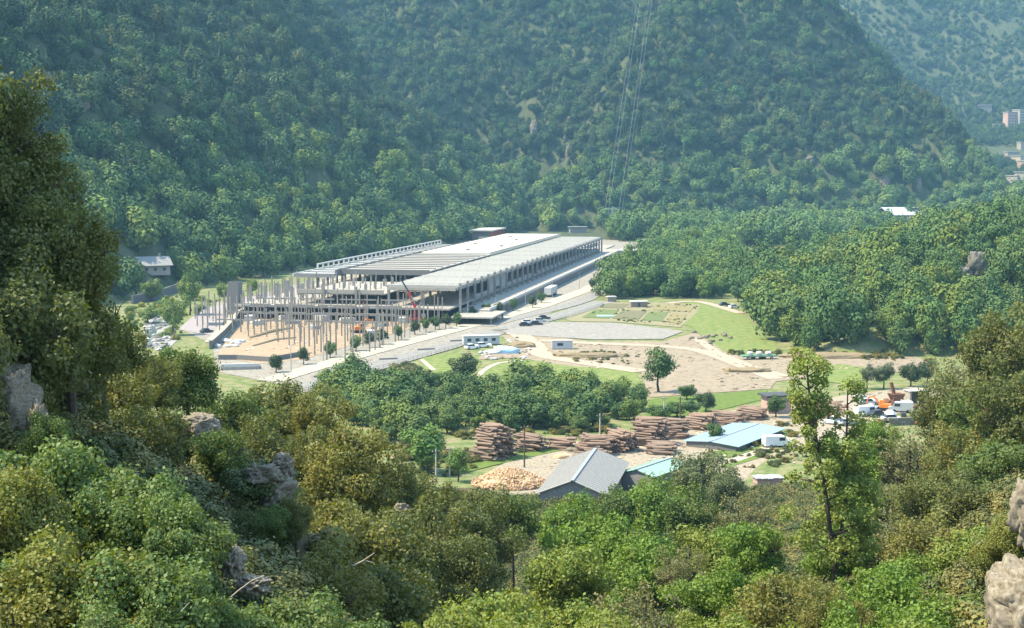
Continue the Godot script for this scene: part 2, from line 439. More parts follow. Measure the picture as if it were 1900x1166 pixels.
const FOREGROUND := [
	["holm_oak", "tallest dark holm oak rising at the left edge of the picture", "dark", -13.01, 54.63, -38, 1.34, 1.25],
	["holm_oak", "dark holm oak just below the tallest left edge oak", "dark", -12.78, 53.19, -37, 1.85, 1],
	["holm_oak", "dark holm oak right of the tallest left edge oak", "dark", -12.64, 52.26, -39, 1.37, 1],
	["holm_oak", "broad dark oak in the middle of the left edge", "dark", -12.09, 51.2, -35, 1.81, 1],
	["holm_oak", "dark holm oak with golden tips beside the left edge oak", "oak", -10.97, 51.31, -36, 1.53, 1.05],
	["holm_oak", "dark spreading oak low at the left edge above the rock slab", "dark", -11.03, 50.21, -32, 1.78, 1.1],
	["holm_oak", "olive tipped oak reaching over the stone house roof", "oak", -11.39, 49.79, -37, 1.64, 1],
	["holm_oak", "golden tipped oak in front of the stone house roof", "oak", -12.43, 48.06, -44, 1.22, 0],
	["holm_oak", "dark oak behind the bright leafy bush on the left", "dark", -12.74, 47.82, -40, 1.7, 0],
	["holm_oak", "golden olive oak left of the river mouth", "gold", -13.34, 45.99, -48, 1.51, 0],
	["holm_oak", "dense round dark green oak below the pale river bed", "mid", -14.88, 44.56, -66, 1.66, 0],
	["holm_oak", "small olive oak squeezed left of the round dark oak", "oak", -14.77, 44.6, -60, 1.33, 0],
	["holm_oak", "shaded oak behind the bright leafy bush, under golden oak", "dark", -11.62, 44.68, -46, 1.62, 0],
	["young_tree", "small green tree growing over the pale ledge rock", "mid", -10.12, 43.48, -50, 1.15, 0],
	["broadleaf_tree", "green tree just below the left end of the promenade", "mid", -15.55, 40.48, -80, 2.07, 0],
	["holm_oak", "olive oak touching the near end of the promenade", "oak", -13.49, 40.38, -84, 2.64, 0],
	["holm_oak", "olive oak with yellow tips right of the promenade end", "gold", -10.77, 40.03, -80, 2.07, 0],
	["holm_oak", "olive oak above the split rocks", "oak", -12.59, 40.47, -70, 2.2, 0],
	["holm_oak", "small olive oak left of the big golden oak", "oak", -9.4, 40.37, -66, 1.47, 0],
	["holm_oak", "big rounded golden oak in the left middle", "gold", -6.85, 41.43, -62, 2.25, 0],
	["holm_oak", "olive oak at the foot of the big golden oak", "oak", -5.29, 39.27, -64, 1.42, 0],
	["holm_oak", "small olive oak below the two poles of the lumber yard", "oak", -4.81, 35.47, -80, 1.63, 0],
	["holm_oak", "tall oak standing outside the left edge, highest one", "dark", -16.64, 59.48, -36, 3.47, 0],
	["holm_oak", "tall oak far outside the left edge", "dark", -21.34, 58.33, -40, 4.15, 0],
	["holm_oak", "oak outside the left edge below the highest one", "dark", -14.46, 55.09, -33, 2.69, 0],
	["holm_oak", "broad oak outside the left edge by the rock", "dark", -15.11, 52.75, -30, 2.89, 0],
	["holm_oak", "dark oak standing just outside the left edge, upper one", "dark", -13.19, 50.64, -33, 1.83, 0],
	["holm_oak", "dark oak just outside the left edge beside the rock slab", "dark", -11.82, 49.31, -30, 1.33, 0],
	["holm_oak", "dark oak bough hanging over the rock slab", "dark", -10.7, 49.45, -28.5, 0.95, 0],
	["leafy_shrub", "small shrub growing in front of the rock slab", "mid", -9.07, 47.55, -28, 0.52, 0],
	["leafy_shrub", "bright leafy shrub with pointed top below the rock slab", "silver", -7.78, 47.6, -25, 1.39, 0],
	["leafy_shrub", "bright green leafy shrub in the middle of the left thicket", "silver", -6.32, 47.13, -24, 1.07, 0],
	["leafy_shrub", "pale green shrub at the right end of the left thicket", "silver", -5.24, 46.94, -23, 0.89, 0],
	["leafy_shrub", "yellowing shrub at the left edge of the thicket", "yellow", -7.61, 47.62, -22, 0.9, 0],
	["leafy_shrub", "yellow green shrub in the lower left thicket", "yellow", -6.17, 47.24, -19, 1.16, 0],
	["leafy_shrub", "large leafy shrub at the bottom of the left thicket", "silver", -4.92, 47.05, -19, 1.06, 0],
	["leafy_shrub", "dark leafy shrub filling the bottom left corner", "silver", -7.05, 46.21, -20, 1.11, 0],
	["leafy_shrub", "leafy shrub cut by the bottom edge in the left thicket", "silver", -5.26, 46.62, -18, 0.87, 0],
	["leafy_shrub", "leafy shrub just left of the lower split rocks", "silver", -4.24, 46.25, -20, 0.7, 0],
	["leafy_shrub", "pale leafy shrub right of the fallen branch at the bottom", "silver", -3.26, 45.92, -21, 0.97, 0],
	["leafy_shrub", "dark leafy shrub at the bottom left of the middle", "mid", -2.59, 45.34, -22, 0.9, 0],
	["holm_oak", "dark oak in the shade of the cleft below the split rocks", "dark", -7.09, 43.2, -38, 0.77, 0],
	["holm_oak", "small olive oak hugging the split rocks on the right", "oak", -5.87, 43.53, -38.5, 0.64, 0],
	["leafy_shrub", "dark shrub growing at the foot of the split rocks", "mid", -6.36, 43.46, -37.5, 0.56, 0],
	["holm_oak", "dark shaded oak left of the split rocks", "dark", -7.87, 43.14, -41, 0.68, 0],
	["holm_oak", "dark oak in the deep shade above the lower rocks", "dark", -6.01, 44.31, -30, 0.67, 0],
	["holm_oak", "olive oak just right of the dark rock cleft", "oak", -6.97, 42.36, -42, 1.17, 0],
	["holm_oak", "wide golden olive oak in the lower left middle", "gold", -6.06, 41.79, -46, 2.04, 0],
	["holm_oak", "olive oak between wide golden oak and brownish oak", "oak", -4.52, 40.89, -48, 1.96, 0],
	["holm_oak", "brownish olive oak in the lower middle", "oak", -3.28, 38.8, -58, 2.26, 0],
	["holm_oak", "olive oak behind the pale dead branch", "gold", -4.49, 42.77, -36, 1.6, 0],
	["holm_oak", "large shadowy olive oak at the bottom middle", "oak", -3.16, 41.96, -38, 1.83, 0],
	["holm_oak", "olive oak below the orange firewood heap", "oak", -2.37, 32.2, -90, 2.83, 0],
	["broadleaf_tree", "green tree right below the firewood heap", "mid", 0, 30.63, -98, 2.18, 0],
	["holm_oak", "dark oak in the shade above the yellow green tree", "dark", -1.61, 39.46, -50, 1.57, 0],
	["broadleaf_tree", "yellow green tree at the bottom centre", "lime", -0.45, 40.89, -40, 1.78, 0],
	["broadleaf_tree", "low yellow green tree left of the bottom centre", "lime", -1.55, 42.03, -34, 1.32, 0],
	["broadleaf_tree", "yellow green tree right of the bottom centre", "lime", 0.82, 41.58, -36, 1.33, 0],
	["holm_oak", "yellow green tree left of the bright green trees in the middle", "lime", 2.27, 36.96, -60, 1.89, 0],
	["broadleaf_tree", "yellow green tree cut by the bottom edge at the centre", "lime", 0.11, 43.52, -28, 1.04, 0],
	["broadleaf_tree", "green tree in front of the grey shed gable", "green", 5.59, 22.3, -135, 3.25, 0],
	["broadleaf_tree", "mid green tree below the right end of the grey shed", "mid", 10.17, 19.29, -150, 2.78, 0],
	["broadleaf_tree", "bright green tree left of its bright neighbour in the middle", "green", 5.28, 28.85, -100, 3.63, 0],
	["broadleaf_tree", "bright green tree right of its bright neighbour in the middle", "green", 7.78, 29.41, -96, 3.02, 0],
	["broadleaf_tree", "bright green tree below the pair of bright green trees", "green", 7.93, 30.94, -84, 2.8, 0],
	["broadleaf_tree", "green tree under the mint roofed shed", "green", 14.95, 21.01, -150, 3.78, 0],
	["broadleaf_tree", "dull green tree between the grey and mint roofed sheds", "mid", 13.25, 17.72, -160, 2.67, 0],
	["broadleaf_tree", "grey green round tree right of the mint roofed shed", "willow", 26.94, 13.4, -205, 4.71, 0],
	["broadleaf_tree", "small grey green tree beside the round grey green tree", "willow", 28.57, 13.47, -190, 3.17, 0],
	["broadleaf_tree", "dark green tree below the round grey green tree", "mid", 14.91, 25.83, -120, 2.89, 0],
	["bare_tree", "half bare brownish tree left of the tall slender tree", "brown", 18.19, 26.7, -115, 2.98, 0],
	["holm_oak", "yellow green tree left of the tall slender tree trunk", "lime", 12.04, 31.91, -84, 2.8, 0],
	["bare_tree", "dark brown bare shrub in the lower right middle", "brown", 7.26, 36.1, -62, 1.38, 0],
	["broadleaf_tree", "bright green tree just left of the slender tree trunk", "green", 12.9, 34.12, -76, 2.11, 0],
	["broadleaf_tree", "bright green shrub below the dark brown bare shrub", "green", 6.62, 38.31, -50, 1.48, 0],
	["broadleaf_tree", "green shrub lower left of the slender tree trunk", "green", 7.66, 39.67, -46, 1.19, 0],
	["bare_tree", "brownish shrub in the bottom right middle", "brown", 3.79, 40.74, -40, 1.56, 0],
	["holm_oak", "yellow green shrub at the bottom right of the centre", "lime", 2.06, 41.9, -34, 1.2, 0],
	["holm_oak", "yellow olive shrub at the bottom edge below bright green shrub", "lime", 4.1, 42.97, -30, 1, 0],
	["holm_oak", "olive brown oak at the bottom, left of slender trunk foot", "gold", 7.19, 41.52, -38, 1.55, 0],
	["holm_oak", "yellow green oak cut by the bottom edge under the slender tree", "lime", 4.84, 44.02, -26, 0.96, 0],
	["holm_oak", "olive oak in front of the slender trunk foot", "gold", 8.12, 41.72, -36, 0.93, 0],
	["broadleaf_tree", "bright green shrub right of the slender trunk foot", "green", 11.15, 40.21, -44, 1.47, 0],
	["broadleaf_tree", "bright green shrub left of the lower boulder", "green", 10.18, 42.29, -34, 1.39, 0],
	["broadleaf_tree", "green shrub at the bottom right", "green", 7.4, 43.09, -30, 1.06, 0],
	["broadleaf_tree", "yellow green shrub cut by the bottom edge at right", "lime", 7.4, 44.02, -26, 0.96, 0],
	["broadleaf_tree", "bright green tree below the orange excavator", "green", 29.84, 32.33, -118, 2.1, 0],
	["broadleaf_tree", "bright green tree right of the slender tree crown", "green", 26.9, 31.21, -112, 2.28, 0],
	["broadleaf_tree", "green tree at the right foot of slender tree crown", "green", 23.48, 31.8, -96, 2.13, 0],
	["broadleaf_tree", "green tree behind the slender trunk", "green", 17.03, 34.44, -74, 1.92, 0],
	["bare_tree", "half bare tree with dark trunk right of bright green tree", "brown", 31.06, 32.91, -112, 3.11, 0],
	["bare_tree", "half bare grey brown tree in the middle of right slope", "brown", 26.35, 32.53, -96, 3.2, 0],
	["holm_oak", "olive oak at the left rim of the right slope", "oak", 35.72, 35.23, -118, 3.06, 0],
	["bare_tree", "half bare tree high on the right slope", "brown", 40.57, 36.7, -128, 3.79, 0],
	["holm_oak", "tall olive oak at the right edge of the picture", "oak", 41.05, 41.25, -120, 4, 0],
	["holm_oak", "dull green oak high on the right slope", "mid", 34.2, 37.22, -104, 3.27, 0],
	["holm_oak", "olive oak under the tall oak at the right edge", "oak", 31.43, 39.89, -90, 2.83, 0],
	["holm_oak", "yellow tipped oak in the middle of the right slope", "gold", 28.8, 35.97, -92, 2.73, 0],
	["holm_oak", "dull green oak above the upper boulder", "mid", 27.31, 37.6, -80, 2.52, 0],
	["holm_oak", "olive oak below the yellow tipped oak", "oak", 24.63, 34.97, -84, 2.49, 0],
	["holm_oak", "olive oak left of the upper boulder", "oak", 23.3, 36.85, -72, 2.27, 0],
	["bare_tree", "half bare shrub right of the slender trunk", "brown", 20.05, 34.55, -76, 2.25, 0],
	["holm_oak", "olive oak low on the right slope", "gold", 18.01, 37.29, -62, 2.07, 0],
	["holm_oak", "yellow green oak just left of the boulders", "lime", 16.68, 39.36, -52, 1.64, 0],
	["broadleaf_tree", "green shrub just above the bright shrub at right", "green", 14.55, 38.46, -52, 1.35, 0],
	["leafy_shrub", "yellow green shrub between the two boulders", "yellow", 13.88, 42.51, -40, 0.89, 0],
]
const PLACED := [
	["street_tree", "small dark round tree at the near end of the promenade", "dark", -61.19, -373.91, 5, 2.4],
	["street_tree", "small dark tree on promenade nearest the sand coloured site", "mid", -45.37, -419.3, 5, 2.1],
	["street_tree", "second small dark tree along promenade beside the column field", "dark", -39.11, -435.12, 5, 2.1],
	["street_tree", "third small dark tree along promenade beside the column field", "mid", -35.11, -446.34, 5, 2.1],
	["street_tree", "fourth small tree along promenade, below the red crane", "dark", -30.94, -461.19, 5, 2.1],
	["street_tree", "small tree at the near corner of the unfinished hall", "mid", -25.24, -477.05, 5, 2.1],
	["street_tree", "middle tree of the clump at the hall corner", "dark", -22.01, -480.35, 5, 2.1],
	["street_tree", "right tree of the clump at the hall corner", "mid", -18.62, -485.39, 5, 2.1],
	["street_tree", "small tree on the promenade between the near end and the columns", "dark", -56.33, -389.75, 5, 2.1],
	["street_tree", "small tree on the promenade below the front columns", "mid", -51.04, -404.59, 5, 2.1],
	["street_tree", "small tree squeezed between the second promenade trees", "dark", -42.05, -427.07, 5, 2.1],
	["street_tree", "small tree left of the clump at the hall corner", "mid", -27.96, -468.98, 5, 2.1],
	["street_tree", "small tree between the hall corner clump and lone tree", "dark", -14.01, -508.49, 5, 2.1],
	["street_tree", "dark tree standing alone on the promenade below the hall", "mid", -9.16, -523.82, 5, 2.1],
	["street_tree", "small tree just right of the lone dark promenade tree", "dark", -4.87, -523.82, 5, 2.1],
	["street_tree", "small tree on the promenade above the car group", "mid", 0.4, -540.1, 5, 2.1],
	["street_tree", "shrubby tree on the bank below the terrace", "dark", 7.82, -552.98, 5, 2.1],
	["street_tree", "second shrubby tree on the bank below the terrace", "mid", 11.52, -573.48, 5, 2.1],
	["street_tree", "small tree at the far part of the promenade", "dark", 35.62, -639.23, 5, 2.1],
	["street_tree", "small tree near the far end of the promenade", "mid", 41.8, -654.21, 5, 2.1],
	["valley_tree", "big dark green tree standing alone by the dug earth", "mid", 34.66, -340.63, 11, 4.4],
	["valley_tree", "small green bush right of the lone dark tree", "mid", 40.05, -329.22, 4, 2.2],
	["valley_tree", "dark tree at the edge of the left meadow", "dark", -11.94, -354.67, 7.5, 4],
	["valley_tree", "round bright green tree left of the tall log stack", "green", -15.34, -247.12, 8.5, 4.6],
	["valley_tree", "narrow green shrub between the two left poles", "green", -9.06, -240.57, 6, 2.2],
	["valley_tree", "large pale green tree beside the river bed, front of pair", "lime", -108.28, -461.19, 13, 4.4],
	["valley_tree", "large pale green tree beside the river bed, rear of pair", "lime", -117.02, -525.8, 14.5, 4.8],
	["valley_tree", "pale green tree behind the plaza", "lime", -115.51, -580.65, 8, 3.6],
	["valley_tree", "second pale green tree behind the plaza", "lime", -109.5, -611.21, 7.5, 3.4],
	["valley_tree", "pale green tree below the stone house", "lime", -144.23, -580.65, 10, 4.5],
	["valley_tree", "yellow green bush beside the river bed", "lime", -125.07, -497.56, 6, 4.5],
	["valley_tree", "dark bush in the grass above the log piles", "dark", 42.08, -312.02, 4.5, 2.6],
	["valley_tree", "hedge bush left of the dark bush above log piles", "mid", 34.87, -305.08, 3.6, 3],
	["valley_tree", "hedge bush at the left end of the grass strip", "mid", 31.1, -301.72, 3.5, 2.8],
	["valley_tree", "hedge bush next to the dark bush above log piles", "mid", 38.55, -307.13, 3.4, 2.5],
	["valley_tree", "green bush beside the pale blue roof", "mid", 56.02, -305.08, 5, 2.4],
	["valley_tree", "bush at the near corner of the pale blue roof", "mid", 38.88, -276.15, 4, 2],
	["valley_tree", "grey green tree behind the scrap yard", "willow", 89.24, -345.77, 7, 2.6],
	["valley_tree", "small grey green tree behind the scrap yard", "willow", 85.36, -345.77, 6, 2.2],
	["valley_tree", "dark tree behind the scrap yard, right part", "dark", 96.66, -349.28, 6, 3],
	["valley_tree", "dark tree at the right end of the scrap yard", "dark", 102.11, -354.67, 6, 3],
	["valley_tree", "bush on the bank below the parking road, left", "mid", -40.29, -347.51, 5, 3.2],
	["valley_tree", "yellow green bush on the bank below the parking road", "lime", -43.97, -345.77, 5, 3.2],
	["valley_tree", "brownish bush on the bank below the parking road", "brown", -32.9, -351.96, 4, 2.8],
	["valley_tree", "brownish bush left of the small meadow", "brown", -25.46, -358.36, 4, 2.6],
	["valley_tree", "green bush below the small meadow", "mid", -16.45, -351.96, 4, 2.6],
	["valley_tree", "tall slim pale tree beside the stone house", "grey", -196.09, -828.73, 14, 2.6],
	["valley_tree", "grey green tree behind the stone house", "grey", -217.16, -880.85, 10, 3.5],
	["valley_tree", "tree at the left foot of the wooded hillock", "mid", 87.08, -525.8, 6.5, 3.4],
	["valley_tree", "tree at the far end of the green meadow", "mid", 90.68, -580.65, 7, 3.6],
]

func foreground_trees() -> void:
	var k := 0
	for t in FOREGROUND:
		k += 1
		var x: float = t[3]
		var z: float = t[5]
		var r: float = t[6] * 1.12
		var ground := land(x, z)
		var h: float = maxf(t[4] - ground, r * 1.1)
		var ry: float = r * t[7] if t[7] > 0.0 else minf(r * 1.05, h * 0.62)
		ry = minf(ry, h * 0.62)
		var kd: Array = KIND[t[2]]
		var crown: String = "%s%d" % [kd[0], k % int(kd[1])]
		var stem: String = "bare%d" % (k % 2) if t[2] == "brown" else "t%d" % (k % 4)
		tree(t[0], t[1], "trees and shrubs on the near slope", Vector3(x, ground - 0.1, z), h, r, ry, crown, kd[2], stem, k, "shrub" if t[0] == "leafy_shrub" else "tree")

func slender_tree() -> void:
	# the tall slender tree with two leaders that stands before the yard
	var foot := Vector3(15.77, 32.37, -70)
	foot.y = land(foot.x, foot.z) - 0.1
	var lift := 32.6 - foot.y
	var o := thing("slender_tree", "tall slender tree with two leaders standing before the yard", "tree", foot)
	var main := [Vector3(0.15, 0, 0), Vector3(0.1, lift, 0), Vector3(-0.35, lift + 3.2, 0.1), Vector3(-0.95, lift + 6.5, 0.0), Vector3(-1.35, lift + 9.0, -0.1), Vector3(-1.5, lift + 10.6, 0)]
	var side := [Vector3(0.1, lift + 0.2, 0), Vector3(0.55, lift + 3.0, 0.1), Vector3(0.5, lift + 6.4, 0.2), Vector3(0.55, lift + 9.3, 0)]
	var b := Bag.new()
	b.tube(main, [0.14, 0.12, 0.10, 0.08, 0.05, 0.02], 8)
	b.tube(side, [0.10, 0.08, 0.06, 0.02], 7)
	var clumps := []
	rng.seed = 77
	for path in [main, side]:
		var n := 104 if path == main else 55
		for k in n:
			var f := rng.randf_range(0.0, 1.0)
			var y := lift + f * (10.3 if path == main else 9.0)
			var at := Vector3.ZERO
			for q in path.size() - 1:
				if path[q].y <= y and path[q + 1].y >= y:
					at = path[q].lerp(path[q + 1], (y - path[q].y) / (path[q + 1].y - path[q].y))
			if at == Vector3.ZERO: continue
			var spread := lerpf(2.6, 0.8, pow(f, 0.75)) * (1.0 if path == main else 0.8)
			if f > 0.55 and f < 0.7: spread *= 0.75
			var a := rng.randf() * TAU
			var tip := at + Vector3(cos(a), 0.35, sin(a)) * spread * rng.randf_range(0.35, 1.0)
			b.tube([at, at.lerp(tip, 0.5) + Vector3(0, 0.1, 0), tip], [0.04, 0.025, 0.008], 4)
			clumps.append([tip, rng.randf_range(0.2, 0.48)])
	part("trunk", b.mesh(), M.bark, o)
	part("crown", leaves(clumps, 20000, 0.15, 78, 0.08), M.poplar_leaf, o)

func placed_trees() -> void:
	var k := 0
	for t in PLACED:
		k += 1
		var foot := Vector3(t[3], land(t[3], t[4]), t[4])
		var kd: Array = KIND[t[2]]
		var h: float = t[5]
		var r: float = t[6]
		var ry := minf(h * 0.47, maxf(r * 1.05, h * 0.42))
		tree(t[0], t[1], "trees along the promenade" if t[0] == "street_tree" else "single trees in the valley", foot, h, r, ry, "far%d" % (k % 4), kd[2].replace("_leaf", "_far"), "t%d" % (k % 4), k)

# ------------------------------------------------------------------ woods
func inside(p: Vector2, poly: Array) -> bool:
	return Geometry2D.is_point_in_polygon(p, PackedVector2Array(poly))

func in_view(p: Vector3, slack := 1.06) -> bool:
	var d := -p.z
	return absf(p.x) < d * 0.352 * slack + 8.0

# a wood: jittered grid over an outline; the nearest `single` trees are things, the rest one mass per crown shape
func wood(outline: Array, step: float, sd: int, called: String, label: String, group: String, single: int, shapes: Array, leaf: String, hmin: float, hmax: float, slim: float, tints: Array, keep: Callable) -> void:
	rng.seed = sd
	var box := Rect2(outline[0], Vector2.ZERO)
	for q in outline: box = box.expand(q)
	var spots := []
	var z := box.position.y
	while z < box.end.y:
		var x := box.position.x
		while x < box.end.x:
			var p := Vector2(x + rng.randf_range(-0.45, 0.45) * step, z + rng.randf_range(-0.45, 0.45) * step)
			var h := rng.randf_range(hmin, hmax)
			var turn := rng.randf() * TAU
			var pick := rng.randi() % shapes.size()
			var tint: Array = tints[rng.randi() % tints.size()]
			var vary := rng.randf_range(0.8, 1.2)
			var wide := rng.randf_range(0.85, 1.15)
			x += step
			if not inside(p, outline): continue
			h *= 1.0 + 0.65 * bumps.get_noise_2d(p.x * 5.0, p.y * 5.0)
			var foot := Vector3(p.x, land(p.x, p.y), p.y)
			if not in_view(foot): continue
			if not keep.call(foot): continue
			spots.append([foot, h, turn, pick, Color(tint[0] * vary, tint[1] * vary, tint[2] * vary), wide])
		z += step
	spots.sort_custom(func(a, b): return a[0].z > b[0].z)
	var mats := []
	for q in tints:
		var m: StandardMaterial3D = M[leaf].duplicate()
		var c: Color = m.albedo_color.srgb_to_linear()
		m.albedo_color = lin(c.r * q[0], c.g * q[1], c.b * q[2])
		mats.append(m)
	var rest := {}
	for k in spots.size():
		var s: Array = spots[k]
		var h: float = s[1]
		var r: float = h * slim * s[5]
		if k < single:
			var size: String = "short" if h < lerpf(hmin, hmax, 0.34) else "tall" if h > lerpf(hmin, hmax, 0.67) else "middling"
			var tone: String = ["fresh green", "dull green", "yellowish", "dark green"][k % mats.size()]
			var o := thing(called, "%s %s %s, %s" % [size, tone, label, whereabouts(called, s[0])], "tree", s[0], s[2], group)
			var ry := h * 0.55
			var t := part("trunk", TRUNK.thin, M.bark, o)
			t.scale = Vector3(r, h - ry, r)
			var c := part("crown", CROWN[shapes[s[3]]], mats[k % mats.size()], o, Vector3(0, h - ry, 0))
			c.scale = Vector3(r, ry, r)
		else:
			rest.get_or_add(s[3], []).append(s)
	for pick in rest:
		var mm := MultiMesh.new()
		mm.transform_format = MultiMesh.TRANSFORM_3D
		mm.use_colors = true
		mm.mesh = CROWN[shapes[pick]]
		mm.instance_count = rest[pick].size()
		for k in rest[pick].size():
			var s: Array = rest[pick][k]
			var h: float = s[1]
			var r: float = h * slim * s[5]
			var ry := h * 0.54
			mm.set_instance_transform(k, Transform3D(Basis.from_euler(Vector3(0, s[2], 0)).scaled_local(Vector3(r, ry, r)), s[0] + Vector3(0, h - ry, 0)))
			mm.set_instance_color(k, s[4])
		var o := MultiMeshInstance3D.new()
		o.multimesh = mm
		o.material_override = M[leaf]
		o.name = numbered(called.replace("_tree", "_wood"))
		add_child(o)
		tag(o, "mass of " + group, "forest", "", "stuff")
	print(called, " ", spots.size())

# words for the place of a tree in its wood
func whereabouts(called: String, p: Vector3) -> String:
	var u := p.x / -p.z
	match called:
		"belt_tree":
			return "behind the firewood heap" if u < -0.04 else "behind the tall log stack" if u < 0.0 else "behind the dark log pile" if u < 0.05 else "near the lone dark tree"
		"hillock_tree":
			return ("front row" if p.z > -425.0 else "higher up") + (" by the meadow" if u < 0.2 else " by the brown field" if u < 0.27 else " near the right edge")
		"park_tree":
			return "by the promenade" if u < 0.08 else "above the garden hut" if u < 0.12 else "by the parked cars"
		"riverside_tree":
			return "under the power line" if u < 0.1 else "behind the brown field" if u < 0.19 else "near the white roofed hall"
	return "above the stone house" if u < -0.2 else "behind the column field" if u < -0.12 else "behind the hall's open parapet" if u < -0.03 else "behind the cream roof" if u < 0.06 else "right of the power line"

func woods() -> void:
	var anywhere := func(_p): return true
	# belt of trees between the meadow and the lumber yard
	wood([Vector2(-42.83, -326.87), Vector2(-40.09, -345.77), Vector2(-23.81, -334.83), Vector2(-6.22, -332.4), Vector2(11.36, -337.29), Vector2(28.76, -326.87), Vector2(27.59, -300.4), Vector2(16.26, -288.99), Vector2(5.35, -285.37), Vector2(-7.62, -290.21), Vector2(-15.77, -280.11), Vector2(-22.11, -273.94), Vector2(-26.55, -283.01), Vector2(-34.68, -298.43)], 4.9, 201, "belt_tree", "tree in the belt", "trees of the belt behind the lumber yard", 300, ["far0", "far1", "far2", "far3"], "belt_far", 3.2, 7.8, 0.6, [[1, 1, 1], [0.8, 0.9, 0.9], [1.2, 1.15, 0.9], [0.7, 0.8, 0.85]], anywhere)
	# wooded hillock on the right
	wood([Vector2(80, -413), Vector2(150, -404), Vector2(300, -420), Vector2(330, -760), Vector2(150, -760), Vector2(104, -640), Vector2(94, -570), Vector2(84, -480)], 7.2, 202, "hillock_tree", "tree on the wooded hillock", "trees on the wooded hillock", 300, ["far0", "far1", "far2", "far3"], "hill_far", 6.5, 16.0, 0.48, [[1, 1, 1], [0.85, 0.95, 0.9], [1.3, 1.15, 0.85], [0.75, 0.85, 0.9]], func(p): return not (p.z < -640.0 and p.x / -p.z < 0.192) and not (absf(p.x / -p.z - 0.318) < 0.013 and p.z > -468.0 and p.z < -436.0))
	# trees between the hall and the brown field
	wood([Vector2(36.88, -590.49), Vector2(42.86, -648.13), Vector2(68.9, -773.76), Vector2(99.69, -927.48), Vector2(133.49, -1029.59), Vector2(144.37, -927.48), Vector2(109.93, -696.64), Vector2(92.21, -590.49), Vector2(65.86, -590.49), Vector2(50.49, -590.49)], 8.0, 203, "park_tree", "tree beside the hall's far end", "trees beside the far end of the hall", 120, ["far0", "far1", "far2", "far3"], "park_far", 9.0, 15.0, 0.48, [[1, 1, 1], [0.85, 0.95, 0.9], [1.2, 1.15, 0.85]], anywhere)
	wood([Vector2(72.91, -1093.75), Vector2(116.98, -1052.75), Vector2(137.88, -979.29), Vector2(197.8, -1007.41), Vector2(241.46, -1068.78), Vector2(299.79, -1156.8), Vector2(321.9, -1260.54), Vector2(213.75, -1283.56), Vector2(95, -1283.56)], 10.5, 204, "riverside_tree", "tree at the far hill's foot", "trees at the foot of the far hill", 160, ["wood0", "wood1", "wood2", "wood3", "wood4", "wood5", "wood6", "wood7"], "park_far", 11.0, 19.0, 0.5, [[1, 1, 1], [0.85, 0.95, 0.9], [1.2, 1.15, 0.85]], anywhere)
	# lower broadleaf forest on the far slope
	var low := func(p): return land(p.x, p.z) < 62.0 + 40.0 * bumps.get_noise_2d(p.x * 2.0, p.z * 2.0) and land(p.x - 7.0, p.z - 3.0) > 0.3 and Vector2(p.x + 150.0, p.z + 622.0).length() > 26.0
	wood([Vector2(-420, -500), Vector2(-160, -560), Vector2(-25, -1090), Vector2(25, -1250), Vector2(60, -1262), Vector2(560, -1290), Vector2(560, -1420), Vector2(0, -1420), Vector2(-500, -1000)], 10.5, 205, "slope_tree", "round tree low on the far slope", "broadleaf trees low on the far slope", 300, ["wood0", "wood1", "wood2", "wood3", "wood4", "wood5", "wood6", "wood7"], "slope_far", 10.0, 19.0, 0.5, [[1, 1, 1], [0.75, 0.82, 0.8], [1.35, 1.2, 0.85], [0.55, 0.65, 0.75]], low)
	# upper forest
	var high := func(p): return land(p.x, p.z) >= 50.0 + 40.0 * bumps.get_noise_2d(p.x * 2.0, p.z * 2.0)
	wood([Vector2(-700, -600), Vector2(-200, -640), Vector2(0, -1150), Vector2(600, -1270), Vector2(600, -1750), Vector2(-700, -1750)], 7.7, 206, "upper_tree", "small dark tree high on the far forested slope", "oaks high on the far slope", 0, ["wood0", "wood1", "wood2", "wood3", "wood4", "wood5", "wood6", "wood7"], "upper_far", 6.0, 17.0, 0.5, [[1, 1, 1], [0.7, 0.8, 0.85], [1.35, 1.35, 1.1], [0.6, 0.7, 0.75], [1.25, 1.0, 0.85], [0.9, 1.2, 0.9], [1.5, 1.4, 1.1], [0.55, 0.65, 0.7]], high)
	wood([Vector2(-700, -600), Vector2(-200, -640), Vector2(0, -1150), Vector2(600, -1270), Vector2(600, -1750), Vector2(-700, -1750)], 14.0, 207, "fir_tree", "slim fir on the far slope", "firs on the far slope", 300, ["fir0", "fir1", "fir2"], "fir_far", 8.0, 21.0, 0.2, [[1, 1, 1], [0.8, 0.85, 0.9], [1.25, 1.2, 0.9]], high)
	# far mountain on the right
	var there := func(p): return land(p.x, p.z) > 60.0
	wood([Vector2(480, -1650), Vector2(1300, -1650), Vector2(1200, -2900), Vector2(480, -2900)], 10.0, 208, "mountain_tree", "tree on the hazy mountain", "trees on the hazy distant mountain", 0, ["wood0", "wood1", "wood2"], "upper_far", 6.0, 15.0, 0.5, [[1, 1, 1], [0.8, 0.9, 0.9], [1.3, 1.25, 0.9]], func(p): return land(p.x, p.z) > 84.0 and bumps.get_noise_2d(p.x * 2.4, p.z * 2.4) > -0.38)

